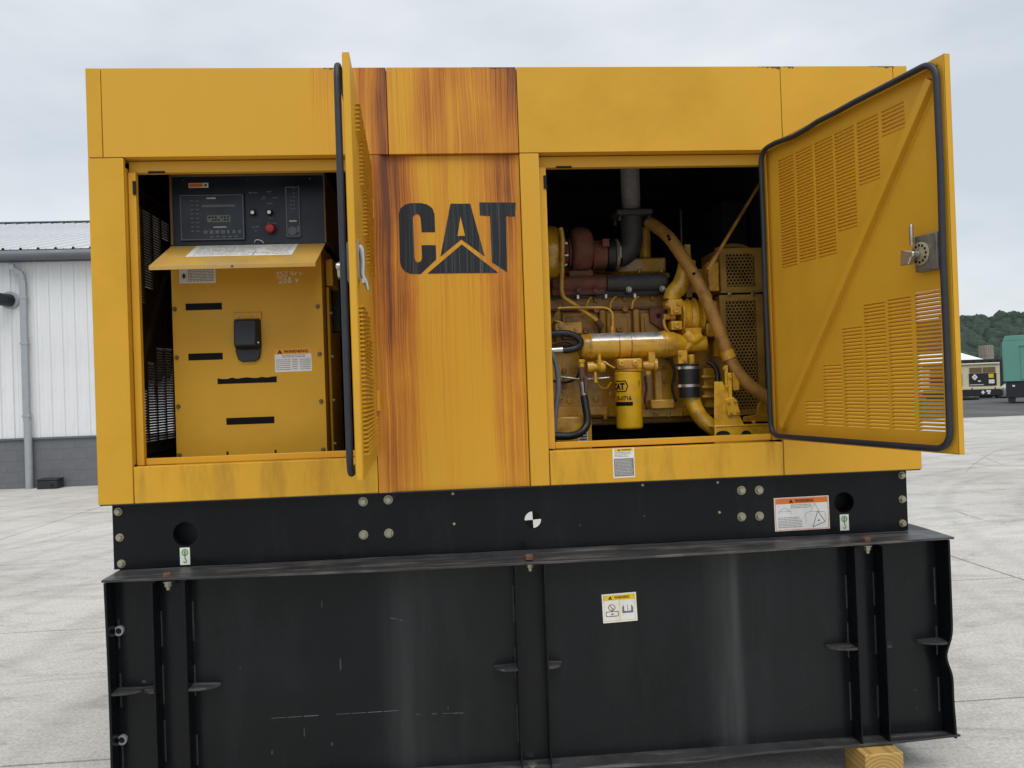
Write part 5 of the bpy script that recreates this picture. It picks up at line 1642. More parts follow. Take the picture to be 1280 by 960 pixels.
# big diagonal breather hose in front of the engine
hose = MB().tube([(2.197, 0.55, 2.23), (2.219, 0.5, 2.194), (2.252, 0.44, 2.139), (2.287, 0.4, 2.065), (2.328, 0.36, 1.968), (2.364, 0.33, 1.875), (2.395, 0.31, 1.777), (2.42, 0.3, 1.694), (2.438, 0.29, 1.626), (2.466, 0.28, 1.557), (2.508, 0.27, 1.499), (2.558, 0.26, 1.454), (2.621, 0.25, 1.411)], 0.0274, 20, k=5).build('breather_hose', 'hose_tan', eng)
MB().tube([(2.438, 0.29, 1.629), (2.449, 0.285, 1.595)], 0.0308, 20, smooth=False).build('hose_band', 'yellow_engine', eng)
for p in ((2.239, 0.4, 2.139), (2.243, 0.4, 2.125), (2.324, 0.33, 1.964), (2.347, 0.325, 1.932), (2.394, 0.3, 1.853)):
    MB().lathe(p, (0.3, -1, 0.2), [(-0.004, 0.007), (0.002, 0.006)], 8).build('hose_nick', 'print_black', hose)
# diagonal stay
mb = MB()
mb.beam((2.378, 0.3, 1.982), (2.636, 0.3, 2.37), 0.012, 0.018, (0, 1, 0))
mb.beam((2.371, 0.3, 1.972), (2.408, 0.3, 2.028), 0.016, 0.030, (0, 1, 0))
E_(mb, 'diagonal_stay', 'hose_tan', bevel=0.002)
mb = MB()
mb.box(2.3966, 2.4429, 0.36, 0.44, 1.8911, 2.0167)
mb.box(2.3381, 2.3672, 0.5, 0.54, 1.8811, 2.1199)
mb.box(2.3632, 2.4215, 0.5, 0.54, 1.9014, 2.0084)
E_(mb, 'front_support', 'yellow_engine', bevel=0.004)

# ================================================================ FAN GUARD
gy = 0.36
guard = thing('fan_guard', 'perforated yellow belt and fan guard at right of the engine', 'fan guard', (2.55, 0.45, 1.15))
def perforated(x0, x1, z0, z1, y, pit=0.0155, rh_=0.0056, cut=None):
    mb = MB()
    dx, dz = pit, pit * math.sqrt(3) / 2
    nx, nz_ = int((x1 - x0) / dx), int((z1 - z0) / dz)
    ro_ = pit / math.sqrt(3)
    for j in range(nz_):
        for i in range(nx):
            cx = x0 + dx * (0.5 + i + (0.5 if j % 2 else 0))
            cz = z0 + dz * (0.5 + j)
            if cx > x1 - dx * 0.4 or (cut and not cut(cx, cz)):
                continue
            vs = []
            for q in range(6):
                t = R(60 * q + 30)
                vs += [(cx + ro_ * 1.02 * math.cos(t), y, cz + ro_ * 1.02 * math.sin(t)), (cx + rh_ * math.cos(t), y, cz + rh_ * math.sin(t)), (cx + rh_ * math.cos(t + R(30)), y, cz + rh_ * math.sin(t + R(30)))]
            fs = []
            for q in range(6):
                o, p, m_ = 3 * q, 3 * ((q + 1) % 6), 3 * q + 2
                fs += [(o, o + 1, m_), (o, m_, p), (m_, p + 1, p)]
            mb.add(vs, fs)
    return mb
gu = (2.4710, 2.6085, 1.9014, 2.0528)
gl = (2.4624, 2.6069, 1.3755, 1.8529)
for (x0, x1, z0, z1) in (gu, gl):
    o = perforated(x0, x1, z0, z1, gy).build('perforated_sheet', 'guard_yellow', guard, smooth=0)
    o['kind'] = 'stuff'
for (x0, x1, z0, z1) in (gu, gl):
    mb = MB()
    t = 0.020
    mb.box(x0 - t, x0 + 0.004, gy - 0.003, gy - 0.0005, z0 - t, z1 + t)
    mb.box(x1 - 0.008, x1 + t, gy - 0.003, gy - 0.0005, z0 - t, z1 + t)
    mb.box(x0 + 0.0045, x1 - 0.0085, gy - 0.003, gy - 0.0005, z0 - t, z0 + 0.006)
    mb.box(x0 + 0.0045, x1 - 0.0085, gy - 0.003, gy - 0.0005, z1 - 0.006, z1 + t)
    mb.box(x1 + t + 0.0005, x1 + t + 0.003, gy - 0.003, gy + 0.25, z0 - t, z1 + t)
    mb.box(x0 - t - 0.003, x0 - t - 0.0005, gy - 0.003, gy + 0.25, z0 - t, z1 + t)
    mb.build('guard_frame', 'guard_yellow', guard, bevel=0.0008)
mb = MB()
mb.tube([(gu[0] - 0.02, gy + 0.06, gu[3] + 0.022), (gu[0] + 0.04, gy + 0.06, gu[3] + 0.040), (gu[1] - 0.03, gy + 0.06, gu[3] + 0.034), (gu[1] + 0.020, gy + 0.06, gu[3] - 0.01), (gu[1] + 0.026, gy + 0.06, gu[3] - 0.05)], 0.011, 10)
mb.build('guard_rim', 'guard_yellow', guard)
for p in ((2.483, 0.352, 1.876), (2.585, 0.352, 1.875)):
    MB().bolt(p, (0, -1, 0), 0.006, 0.008).build('bolt', 'steel', guard, smooth=30)
mb = MB()
mb.box(gu[0] - 0.02, gl[1] + 0.02, gy + 0.10, gy + 0.26, 1.16, gu[3] + 0.02)
mb.build('fan_belt_well', 'foam_black', guard)
mb = MB()
mb.prism([(2.514, 0.34, 1.329)[::2], (2.63, 0.34, 1.324)[::2], (2.633, 0.34, 1.4)[::2], (2.609, 0.34, 1.428)[::2], (2.58, 0.34, 1.401)[::2], (2.575, 0.34, 1.357)[::2], (2.515, 0.34, 1.349)[::2]], 0.33, 0.338)
mb.build('guard_foot', 'yellow_engine', guard, bevel=0.002)

# ================================================================ RADIATOR SHROUD
rad_ = thing('radiator_shroud', 'black radiator and fan shroud in the dark behind the diagonal stay', 'radiator', (2.6, 0.75, 1.15))
mb = MB()
mb.box(2.56, 2.68, 0.62, 1.40, 1.15, 2.34)
mb.build('core', 'foam_black', rad_, bevel=0.01)
MB().lathe((2.36, 1.02, 1.86), (1, 0, 0), [(0, 0.40), (0.02, 0.41), (0.03, 0.40), (0.12, 0.41), (0.20, 0.42)], 48, caps=False).build('fan_ring', 'navy_panel', rad_)
MB().cyl((2.361, 0.62, 2.142), (2.364, 0.62, 2.3), 0.009, 10).build('sight_tube', 'navy_inset', rad_)

# ================================================================ TIMBER BLOCK
tb = MB().box(-0.073, 0.073, -0.08, 0.08, 0.0, 0.127).build('timber_block', 'wood', None, bevel=0.006)
tb.location = (2.8075, -0.10, 0)
tag(tb, 'short yellowish timber block with end grain supporting right end of tank', 'timber block')
tb2 = tb.copy()
COL.objects.link(tb2)
tb2.location = (0.40, 0.0, -0.008)
tag(tb2, 'timber block in shadow under left end of tank', 'timber block')

# ================================================================ GROUND
def concrete_mat():
    m = bpy.data.materials.new('concrete')
    m.use_nodes = True
    n, l = m.node_tree.nodes, m.node_tree.links
    b = n['Principled BSDF']
    g = n.new('ShaderNodeNewGeometry')

    def nz(scale, stretch, rot, detail, rough=0.6, dist=0.0):
        mp = n.new('ShaderNodeMapping')
        mp.inputs['Scale'].default_value = stretch
        mp.inputs['Rotation'].default_value = (0, 0, R(rot))
        t = n.new('ShaderNodeTexNoise')
        t.inputs['Scale'].default_value = scale
        t.inputs['Detail'].default_value = detail
        t.inputs['Roughness'].default_value = rough
        t.inputs['Distortion'].default_value = dist
        l.new(g.outputs['Position'], mp.inputs[0])
        l.new(mp.outputs[0], t.inputs['Vector'])
        return t.outputs['Fac']

    def rng(s, a, c, lo, hi):
        r = n.new('ShaderNodeMapRange')
        r.inputs[1].default_value, r.inputs[2].default_value, r.inputs[3].default_value, r.inputs[4].default_value = a, c, lo, hi
        l.new(s, r.inputs[0])
        return r.outputs[0]

    def mul(a, c):
        q = n.new('ShaderNodeMath')
        q.operation = 'MULTIPLY'
        l.new(a, q.inputs[0])
        l.new(c, q.inputs[1])
        return q.outputs[0]
    big = rng(nz(0.35, (1, 1, 1), 0, 5), 0.3, 0.7, 0.86, 1.10)
    fine = rng(nz(55, (1, 1, 1), 0, 6, 0.75), 0.34, 0.66, 0.70, 1.14)
    speck = rng(nz(160, (1, 1, 1), 0, 3, 0.8), 0.30, 0.46, 0.55, 1.0)
    sw1 = rng(nz(0.8, (1.0, 2.6, 1), 24, 9, 0.72, 1.6), 0.48, 0.66, 1.0, 0.74)     # tyre scuffs, two directions
    sw2 = rng(nz(2.2, (1.0, 1.8, 1), -18, 9, 0.75, 2.2), 0.52, 0.68, 1.0, 0.76)
    arc = n.new('ShaderNodeTexWave')
    arc.wave_type = 'RINGS'
    arc.rings_direction = 'Z'
    arc.inputs['Scale'].default_value = 0.42
    arc.inputs['Distortion'].default_value = 3.0
    arc.inputs['Detail'].default_value = 4
    arc.inputs['Detail Scale'].default_value = 0.5
    mp = n.new('ShaderNodeMapping')
    mp.inputs['Location'].default_value = (-14, -1, 0)
    l.new(g.outputs['Position'], mp.inputs[0])
    l.new(mp.outputs[0], arc.inputs['Vector'])
    ring = rng(arc.outputs['Fac'], 0.80, 1.0, 1.0, 0.90)
    k = mul(mul(mul(mul(mul(big, fine), speck), sw1), sw2), ring)
    vm = n.new('ShaderNodeVectorMath')
    vm.operation = 'SCALE'
    vm.inputs[0].default_value = (0.585, 0.565, 0.525)
    l.new(k, vm.inputs['Scale'])
    mx = n.new('ShaderNodeMix')
    mx.data_type = 'RGBA'
    l.new(rng(nz(0.22, (1, 1.6, 1), 12, 8, 0.66, 0.6), 0.50, 0.70, 0.0, 0.55), mx.inputs[0])
    l.new(vm.outputs[0], mx.inputs[6])
    dk = n.new('ShaderNodeVectorMath')
    dk.operation = 'SCALE'
    dk.inputs[0].default_value = (0.40, 0.365, 0.315)
    l.new(k, dk.inputs['Scale'])
    l.new(dk.outputs[0], mx.inputs[7])
    l.new(mx.outputs[2], b.inputs['Base Color'])
    b.inputs['Roughness'].default_value = 0.85
    bp = n.new('ShaderNodeBump')
    bp.inputs['Strength'].default_value = 0.35
    bp.inputs['Distance'].default_value = 0.006
    l.new(fine, bp.inputs['Height'])
    l.new(bp.outputs[0], b.inputs['Normal'])
    MAT['concrete'] = m


concrete_mat()
gr = MB().add([(-1500, -1500, -0.05), (1500, -1500, -0.05), (1500, 1500, -0.05), (-1500, 1500, -0.05)], [(0, 1, 2, 3)]).build('ground', 'asphalt', None, smooth=0)
gr['kind'] = 'structure'
gr['_o'] = (0, 0, 0)
rows = [-12.0, -7.9, -3.7, 0.53, 2.60, 6.82, 10.9, 15.0, 19.1, 23.2]
cols = [5.36 + 4.6 * k for k in range(-6, 8)]
cache = {}
J = 0.009
for y0, y1 in zip(rows, rows[1:]):
    for x0, x1 in zip(cols, cols[1:]):
        if y0 > 12 and x1 < 0:
            continue
        w, h = round(x1 - x0, 3), round(y1 - y0, 3)
        if (w, h) not in cache:
            o = MB().box(J, w - J, J, h - J, -0.045, 0.0).build('concrete_slab', 'concrete', gr, bevel=0.004)
            cache[w, h] = o
        else:
            o = cache[w, h].copy()
            COL.objects.link(o)
        o.location = (x0, y0, 0)
mb = MB()
mb.box(-40, 60, -12.5, 23.4, -0.049, -0.028)
mb.build('joint_filler', 'crack', gr)

rnd = random.Random(5)
for pts in ((((6.736, 5.378)), ((6.689, 4.74)), ((7.03, 4.741))), (((-3.411, 5.748)), ((-3.207, 6.323)), ((-3.11, 7.138))), (((9.089, 8.758)), ((11.4, 11.4)), ((13.01, 12.71))), (((11.68, 12.53)), ((10.25, 9.586)), ((10.4, 9.23)))):
    P = catmull([(x, y, 0.0) for x, y in pts], 9)
    P = [p + Vector((rnd.uniform(-0.012, 0.012), rnd.uniform(-0.012, 0.012), 0)) for p in P]
    mb = MB()
    for a_, b_ in zip(P, P[1:]):
        d_ = (b_ - a_).normalized()
        s_ = Vector((-d_.y, d_.x, 0)) * rnd.uniform(0.0015, 0.0035)
        mb.add([a_ - s_, b_ - s_, b_ + s_, a_ + s_], [(0, 1, 2, 3)])
    mb.v = [v + Vector((0, 0, 0.003)) for v in mb.v]
    mb.build('crack', 'crack', gr, smooth=0)

# ================================================================ WAREHOUSE on the left
BY = 12.4
wh = thing('warehouse', 'white ribbed metal warehouse with grey block base and metal roof', 'building', (-8.0, 16.0, 0.0))
PW = 0.222
BXL, BXR = -14.0, -1.2
ZW0, ZW1 = 0.92, 4.13
base = None
k = int((BXR - BXL) / PW)
for i in range(k):
    x = BXL + i * PW
    if base is None:
        pr = [(0.0, 0.0), (0.012, -0.028), (0.038, -0.028), (0.050, 0.0), (0.10, 0.0), (0.106, -0.005), (0.118, -0.005), (0.124, 0.0), (PW, 0.0)]
        mb = MB()
        n = len(pr)
        mb.add([(a, b, 0) for a, b in pr] + [(a, b, ZW1 - ZW0) for a, b in pr], [(j, j + 1, n + j + 1, n + j) for j in range(n - 1)])
        base = o = mb.build('wall_panel', 'wall_white', None, smooth=0, solid=0.002)
        o.parent = wh
    else:
        o = base.copy()
        COL.objects.link(o)
    o.location = Vector((x, BY, ZW0)) - Vector(wh.location)
mb = MB()
mb.box(BXL, BXR, BY + 0.03, BY + 0.30, 0.0, ZW1 + 0.2)
mb.box(BXL, BXR, BY + 0.05, 22.0, 0.0, 3.9)
mb.build('wall_core', 'mortar_grey', wh)
MB().box(BXL, BXR, BY - 0.0095, BY + 0.029, 0.0, ZW0 - 0.036).build('block_backing', 'mortar_grey', wh)
mb = MB()
mb.box(BXL, BXR, BY - 0.045, BY + 0.02, ZW0 - 0.035, ZW0)
mb.build('base_flashing', 'gutter_grey', wh)
bw, bh = 0.40, 0.1995
bb = {}
for r_ in range(5):
    z = r_ * 0.20 - 0.10
    x = BXL - (0.2 if r_ % 2 else 0)
    while x < BXR:
        zz0 = max(z, 0.0)
        hh = min(z + bh, ZW0 - 0.036) - zz0
        if hh > 0.02:
            key = round(hh, 3)
            if key not in bb:
                o = bb[key] = MB().box(0.0025, bw - 0.0025, 0, 0.045, 0.0025, hh - 0.0005).build('block', 'block_grey', None, bevel=0.003)
                o.parent = wh
            else:
                o = bb[key].copy()
                COL.objects.link(o)
            o.location = Vector((x, BY - 0.012, zz0)) - Vector(wh.location)
        x += bw
# eave, gutter, roof
mb = MB()
pr = [(-0.30, 4.30), (-0.30, 4.18), (-0.26, 4.14), (-0.14, 4.14), (-0.12, 4.18), (-0.12, 4.30)]
n = len(pr)
mb.add([(BXL, BY + a, z) for a, z in pr] + [(BXR, BY + a, z) for a, z in pr], [(j, j + 1, n + j + 1, n + j) for j in range(n - 1)])
mb.build('gutter', 'gutter_grey', wh, solid=0.006)
mb = MB()
mb.box(BXL, BXR, BY - 0.118, BY - 0.10, 4.12, 4.31)
mb.box(BXL, BXR, BY - 0.10, BY + 0.03, 4.132, 4.15)
mb.build('fascia', 'gutter_grey', wh)
ry0, rz0, ry1, rz1 = BY - 0.20, 4.33, 20.0, 6.46
RW = 0.305
base = None
for i in range(int((BXR - BXL) / RW)):
    if base is None:
        pr = [(0.0, 0.0), (0.012, 0.035), (0.045, 0.035), (0.06, 0.0), (0.15, 0.0), (0.155, 0.008), (0.17, 0.008), (0.175, 0.0), (RW, 0.0)]
        n = len(pr)
        mb = MB()
        mb.add([(a, 0, b) for a, b in pr] + [(a, ry1 - ry0, rz1 - rz0 + b) for a, b in pr], [(j, j + 1, n + j + 1, n + j) for j in range(n - 1)])
        base = o = mb.build('roof_panel', 'roof_white', None, smooth=0, solid=0.002)
        o.parent = wh
    else:
        o = base.copy()
        COL.objects.link(o)
    o.location = Vector((BXL + i * RW, ry0, rz0)) - Vector(wh.location)
mb = MB()
mb.add([(BXL, 20.0, 6.44), (BXR, 20.0, 6.44), (BXR, 27.6, 4.3), (BXL, 27.6, 4.3), (BXR, BY + 0.2, 4.2), (BXL, BY + 0.2, 4.2)], [(0, 1, 2, 3), (0, 5, 4, 1)])
mb.build('roof_deck', 'mortar_grey', wh)
mb = MB()
mb.box(BXL, BXR, 19.9, 20.1, 6.50, 6.52)
mb.build('ridge_cap', 'gutter_grey', wh)
# downspout
dp = [(-6.455, 12.25, 4.077), (-6.43, 12.25, 3.99), (-6.355, 12.29, 3.907), (-6.343, 12.3, 3.762)]
dx = -6.3724
mb = MB()
pts = [Vector(p) for p in dp]
pts[0].x, pts[1].x = dx - 0.16, dx - 0.155
pts[2].x, pts[3].x = dx - 0.02, dx
for a_, b_ in zip(pts, pts[1:]):
    mb.beam(a_, b_ + (b_ - a_).normalized() * 0.02, 0.095, 0.075, (0, 1, 0))
mb.box(dx - 0.055, dx + 0.055, 12.262, 12.335, 1.22, pts[3].z + 0.01)
mb.build('downspout', 'galvanised', wh, bevel=0.008)
MB().cyl((dx + 0.01, 12.30, 0.0), (dx + 0.01, 12.30, 1.24), 0.066, 16).build('downspout_boot', 'galvanised', wh)
for z in (1.30, 2.62, 3.45):
    MB().box(dx - 0.068, dx + 0.068, 12.256, 12.36, z, z + 0.035).build('pipe_strap', 'galvanised', wh, bevel=0.002)
# vent pipe through the wall
vp = (-6.641, 12.2, 3.438)
mb = MB()
mb.lathe((vp[0], BY - 0.03, vp[2]), (0, -1, 0), [(0, 0.16), (0.01, 0.16), (0.012, 0.13)], 24)
mb.build('vent_flange', 'galvanised', wh)
mb = MB()
mb.lathe((vp[0], BY - 0.03, vp[2]), (-0.35, -1, 0), [(0, 0.115), (0.42, 0.115), (0.42, 0.095), (0.30, 0.09)], 24, caps=False)
mb.build('vent_pipe', 'rubber_hose', wh)
# bait box
q = (-5.965, 12.26)
bt = thing('bait_box', 'small black plastic bait box on the ground against grey block base', 'box', (q[0], 12.2, 0.0))
MB().box(q[0] - 0.17, q[0] + 0.19, 12.08, 12.34, 0.0, 0.15).build('box_body', 'black_satin', bt, bevel=0.02)
MB().box(q[0] - 0.175, q[0] + 0.195, 12.075, 12.345, 0.151, 0.18).build('lid', 'black_satin', bt, bevel=0.01)
MB().lathe((q[0] + 0.1, 12.079, 0.06), (0, -1, 0), [(0, 0.03), (0.002, 0.03)], 14).build('entry_hole', 'foam_black', bt)

# ================================================================ FAR YARD
fg = thing('standby_generator', 'cream generator cabinet with black panels standing across the yard', 'generator', (34.62, 43.5, 0.0))
fg.rotation_euler = (0, 0, R(-33))
fg.scale = (0.82, 1, 1)
cx0, cx1, cy = 29.5, 34.62, 43.5
MB().box(cx0, cx1 + 0.1, cy, cy + 1.8, 0.12, 0.50).build('base_tank', 'dark_panel', fg, bevel=0.02)
MB().box(cx0 + 0.2, cx1 - 0.5, cy + 0.2, cy + 1.6, 0.0, 0.12).build('footing', 'dark_panel', fg)
MB().box(cx0, cx1, cy - 0.02, cy + 1.8, 0.505, 0.66).build('base_rail', 'cream', fg, bevel=0.02)
MB().box(cx0, cx1, cy + 0.06, cy + 1.75, 0.661, 2.03).build('housing', 'cream', fg, bevel=0.03)
MB().box(cx0, cx1 + 0.02, cy - 0.03, cy + 1.8, 2.031, 2.13).build('roof', 'cream', fg, bevel=0.03)
for (a_, b_) in ((30.0, 32.18), (32.62, 34.40)):
    dr = MB().box(a_, b_, cy + 0.025, cy + 0.058, 0.72, 1.50).build('door_panel', 'dark_panel', fg, bevel=0.01)
    for (u0, u1) in ((a_ + 0.05, (a_ + b_) / 2 - 0.03), ((a_ + b_) / 2 + 0.03, b_ - 0.05)):
        MB().box(u0, u1, cy + 0.03, cy + 0.058, 1.54, 1.86).build('vent_window', 'frame_brown', fg, bevel=0.008)
    MB().box(a_ + 0.05, a_ + 0.95, cy + 0.018, cy + 0.0245, 0.77, 0.83).build('name_strip', 'white_dull', fg)
def diamond(x, z, s, m, y):
    return MB().prism([(x - s, z), (x, z - s), (x + s, z), (x, z + s)], y, y + 0.004).build('placard', m, fg, smooth=0)
diamond(33.00, 1.27, 0.20, 'white', cy + 0.018)
MB().prism([(32.95, 1.27), (33.0, 1.22), (33.05, 1.27), (33.0, 1.32)], cy + 0.013, cy + 0.017).build('placard_mark', 'red_button', fg, smooth=0)
MB().box(33.90, 34.22, cy + 0.018, cy + 0.024, 1.20, 1.45).build('placard', 'label_yellow', fg)
MB().box(33.90, 34.26, cy + 0.018, cy + 0.024, 0.86, 1.10).build('placard', 'white', fg)
MB().box(33.20, 33.38, cy + 0.018, cy + 0.024, 0.98, 1.06).build('placard', 'white', fg)
diamond(33.50, 0.33, 0.13, 'white', cy - 0.006)
MB().box(33.72, 34.00, cy - 0.006, cy - 0.0005, 0.34, 0.46).build('placard', 'white', fg)
MB().box(33.80, 33.96, cy - 0.006, cy - 0.0005, 0.22, 0.33).build('placard', 'white', fg)
for x in (31.8, 32.8, 34.3):
    MB().lathe((x, cy - 0.021, 0.57), (0, -1, 0), [(0, 0.05), (0.01, 0.05)], 12).build('lifting_eye', 'dark_panel', fg)

for (x, y, z) in ((31.9, 42.4, -0.05),):
    tr = thing('tyre', 'black tyre lying flat on asphalt before cream generator', 'tyre', (x, y, z))
    MB().lathe((x, y, z), (0, 0, 1), [(0, 0.34), (0.0, 0.46), (0.05, 0.5), (0.16, 0.5), (0.21, 0.46), (0.21, 0.34), (0.05, 0.30)], 24).build('tread', 'rubber_hose', tr)
    MB().lathe((x, y, z + 0.02), (0, 0, 1), [(0, 0.34), (0.16, 0.34)], 20, caps=False).build('inner_bead', 'black_satin', tr)

gc = thing('green_generator', 'tall green generator container on black base at right edge', 'container', (28.85, 35.0, 0.0))
gc.rotation_euler = (0, 0, R(-35))
gc.scale = (0.82, 1, 1)
gx0, gx1, gyy = 28.85, 34.5, 35.0
MB().box(gx0, gx1, gyy, gyy + 2.4, 0.24, 1.03).build('base_tank', 'dark_panel', gc, bevel=0.02)
for x in (28.95, 31.5, 34.0):
    MB().box(x, x + 0.35, gyy + 0.05, gyy + 2.3, 0.0, 0.239).build('skid_foot', 'dark_panel', gc)
MB().hexa([(gx0 - 0.12, gyy - 0.05, 1.04), (gx1, gyy - 0.05, 1.04), (gx1, gyy - 0.05, 3.05), (gx0 - 0.12, gyy - 0.05, 3.05)], [(gx0 - 0.12, gyy + 2.4, 1.04), (gx1, gyy + 2.4, 1.04), (gx1, gyy + 2.4, 3.05), (gx0 - 0.12, gyy + 2.4, 3.05)]).build('housing', 'green_paint', gc, bevel=0.02)
MB().hexa([(gx0 - 0.12, gyy - 0.05, 3.051), (gx1, gyy - 0.05, 3.051), (gx1, gyy - 0.05, 3.33), (gx0 + 0.02, gyy - 0.05, 3.30)], [(gx0 - 0.12, gyy + 2.4, 3.051), (gx1, gyy + 2.4, 3.051), (gx1, gyy + 2.4, 3.36), (gx0 + 0.02, gyy + 2.4, 3.33)]).build('roof', 'green_paint', gc, bevel=0.02)
for (a_, b_) in ((29.62, 30.9), (31.1, 32.4), (32.6, 33.9)):
    MB().box(a_, b_, gyy - 0.075, gyy - 0.051, 1.12, 2.75).build('door_panel', 'green_paint', gc, bevel=0.01)
MB().box(29.58, 34.0, gyy - 0.11, gyy - 0.052, 2.77, 2.81).build('drip_rail', 'green_paint', gc)
MB().box(29.15, 29.28, gyy - 0.012, gyy - 0.0005, 0.78, 0.86).build('tag_plate', 'white', gc)

tp = thing('tarpaulin_pile', 'crumpled pale tarpaulin heap between cream generator and green container', 'tarpaulin', (35.6, 43.9, 0.0))
mb = MB()
NU, NV = 14, 10
vs, fs = [], []
for j in range(NV + 1):
    for i in range(NU + 1):
        u, v = i / NU, j / NV
        h = 1.25 * (u ** 1.2) * math.sin(math.pi * min(v * 0.9 + 0.08, 1)) * (1 if u < 0.92 else 0.4)
        vs.append((34.75 + 1.7 * u, 43.2 + 1.3 * v, max(0.5 + h - 0.5 * (u < 0.02), 0.02) + 0.14 * noise.noise(Vector((u * 7, v * 7, 3)))))
for j in range(NV):
    for i in range(NU):
        a_ = j * (NU + 1) + i
        fs.append((a_, a_ + 1, a_ + NU + 2, a_ + NU + 1))
mb.add(vs, fs)
mb.build('sheet', 'tarp', tp, solid=0.02)
ck = MB().box(34.9, 36.9, 43.3, 44.4, -0.04, 0.5).box(34.95, 36.85, 43.26, 43.299, 0.05, 0.14).box(34.95, 36.85, 43.26, 43.299, 0.32, 0.41).build('crate', 'dark_panel', None, bevel=0.02)
tag(ck, 'low dark crate under the crumpled pale tarpaulin', 'crate')

bt2 = thing('dark_trailer', 'dark box trailer standing behind the cream generator', 'trailer', (37.5, 52.0, 0.0))
MB().box(38.0, 46.0, 52.0, 54.5, 0.5, 2.5).build('box_body', 'dark_panel', bt2, bevel=0.03)
mb = MB()
for i in range(13):
    mb.box(38.2 + 0.6 * i, 38.26 + 0.6 * i, 51.95, 51.999, 0.55, 2.45)
mb.build('body_ribs', 'black_satin', bt2)
for x in (39.0, 40.2, 44.4):
    MB().lathe((x, 52.05, 0.42), (0, 1, 0), [(0, 0.3), (0, 0.46), (0.25, 0.46), (0.25, 0.3)], 24).build('wheel', 'rubber_hose', bt2)

wt = thing('white_tent', 'white pitched tent roof behind the cream generator', 'tent', (42.0, 62.0, 0.0))
mb = MB()
mb.add([(36.0, 60, 2.3), (46.2, 60, 2.3), (44.6, 63, 3.45), (37.5, 63, 3.45), (46.2, 66, 2.3), (36.0, 66, 2.3)], [(0, 1, 2, 3), (1, 4, 2), (3, 2, 4, 5), (0, 3, 5)])
mb.build('canopy', 'tent_white', wt, smooth=0, solid=0.03)
MB().box(36.1, 45.8, 60.1, 65.9, 0.0, 2.29).build('tent_wall', 'tent_white', wt)

sl = thing('silo', 'weathered grey staved silo rising before the wooded hill', 'silo', (63.5, 86.0, 0.0))
mb = MB()
for i in range(24):
    t0, t1 = 2 * math.pi * i / 24, 2 * math.pi * (i + 0.88) / 24
    for (z0, z1) in ((0, 1.15), (1.18, 2.35), (2.38, 3.55), (3.58, 4.7)):
        a_, b_ = (63.5 + 0.78 * math.cos(t0), 86 + 0.78 * math.sin(t0)), (63.5 + 0.78 * math.cos(t1), 86 + 0.78 * math.sin(t1))
        c_, d_ = (63.5 + 0.70 * math.cos(t1), 86 + 0.70 * math.sin(t1)), (63.5 + 0.70 * math.cos(t0), 86 + 0.70 * math.sin(t0))
        mb.hexa([(*a_, z0), (*b_, z0), (*c_, z0), (*d_, z0)], [(*a_, z1), (*b_, z1), (*c_, z1), (*d_, z1)])
mb.build('staves', 'silo_grey', sl, smooth=0)
MB().cyl((63.5, 86, 0), (63.5, 86, 4.62), 0.715, 24).build('silo_core', 'silo_grey', sl)
for z in (1.16, 2.36, 3.56):
    MB().lathe((63.5, 86, z - 0.03), (0, 0, 1), [(0, 0.80), (0.06, 0.80)], 28).build('hoop', 'silo_grey', sl)

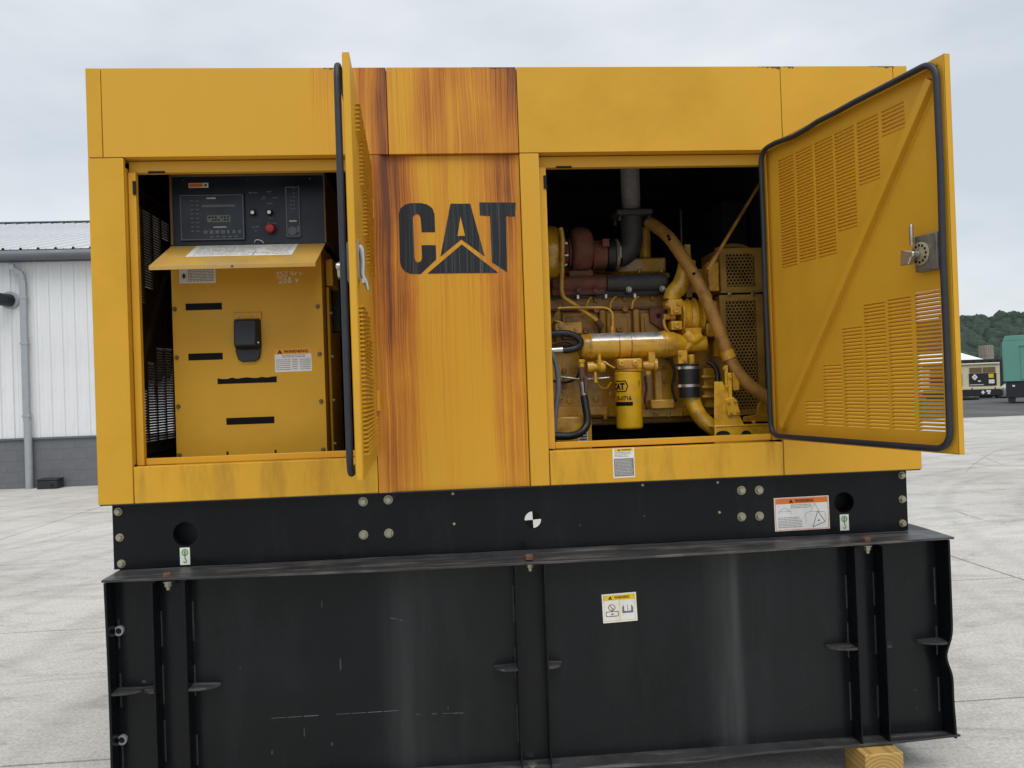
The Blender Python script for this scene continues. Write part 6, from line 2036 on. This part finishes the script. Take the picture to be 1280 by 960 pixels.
# ================================================================ HILL AND WOOD
def hill_h(x, y):
    # ridge line behind the yard, rising to the right
    t = max(0.0, min(1.0, (y - 150) / 180.0))
    s = t * t * (3 - 2 * t)
    crest = 18.0 + 4.0 * math.sin(x * 0.011 + 0.6) + 3.0 * math.sin(x * 0.031) + (x - 230) * 0.04
    crest = max(8.0, min(crest, 30.0))
    back = 1.0 if y < 340 else max(0.55, 1 - (y - 340) / 300)
    return s * crest * back + 1.2 * noise.noise(Vector((x * 0.03, y * 0.03, 0)))
mb = MB()
NX, NY = 110, 26
vs, fs = [], []
for j in range(NY + 1):
    for i in range(NX + 1):
        x, y = -500 + 1300 * i / NX, 140 + 400 * j / NY
        vs.append((x, y, hill_h(x, y) - 0.6 if j else -1.0))
for j in range(NY):
    for i in range(NX):
        a_ = j * (NX + 1) + i
        fs.append((a_, a_ + 1, a_ + NX + 2, a_ + NX + 1))
mb.add(vs, fs)
mat('hill_ground', (0.035, 0.05, 0.025), 0.95, var=0.3, vscale=0.05)
hl = mb.build('hill', 'hill_ground', None)
hl['kind'] = 'structure'


def forest_mat():
    m = mat('forest', (0.048, 0.068, 0.056), 0.9, var=0.45, vscale=0.09, dirt=(0.018, 0.032, 0.025), dirt_amt=0.8, dirt_scale=0.9, spec=0.15)  # green lifted and blued, distance haze put into the base colour
    return m


forest_mat()
rnd = random.Random(77)
bm = bmesh.new()
bmesh.ops.create_icosphere(bm, subdivisions=2, radius=1)
ico_v = [v.co.copy() for v in bm.verts]
ico_f = [tuple(v.index for v in f.verts) for f in bm.faces]
bm.free()
mb = MB()
cnt = 0
for _ in range(16000):
    y = 165 + 185 * rnd.random()
    ang = R(rnd.uniform(-55, 50))
    x = 1.3 + math.tan(ang) * y
    if not (-380 < x < 560):
        continue
    near = 185 < x * 330 / y < 300
    if not near and rnd.random() < 0.88:
        continue
    r = rnd.uniform(1.3, 2.9) if near else rnd.uniform(2.2, 4.4)
    z = hill_h(x, y)
    off = Vector((rnd.uniform(0, 99), rnd.uniform(0, 99), rnd.uniform(0, 99)))
    h = rnd.uniform(0.9, 1.5)
    n0 = len(mb.v)
    for v in ico_v:
        d_ = 1 + 0.42 * noise.noise(v * 1.7 + off) + 0.30 * noise.noise(v * 4.1 + off)
        mb.v.append(Vector((x + v.x * r * d_, y + v.y * r * d_, z + r * 0.75 * h + v.z * r * h * d_)))
    mb.f += [tuple(n0 + i for i in f) for f in ico_f]
    cnt += 1
# leaf tufts breaking the outlines of the nearer crowns
fo = mb.build('woodland', 'forest', None, smooth=80)
fo['kind'] = 'stuff'
fo['label'] = 'dense dark green woodland covering the hill behind the yard'
fo['category'] = 'woodland'

for o in list(bpy.data.objects):
    if '_o' in o:
        del o['_o']
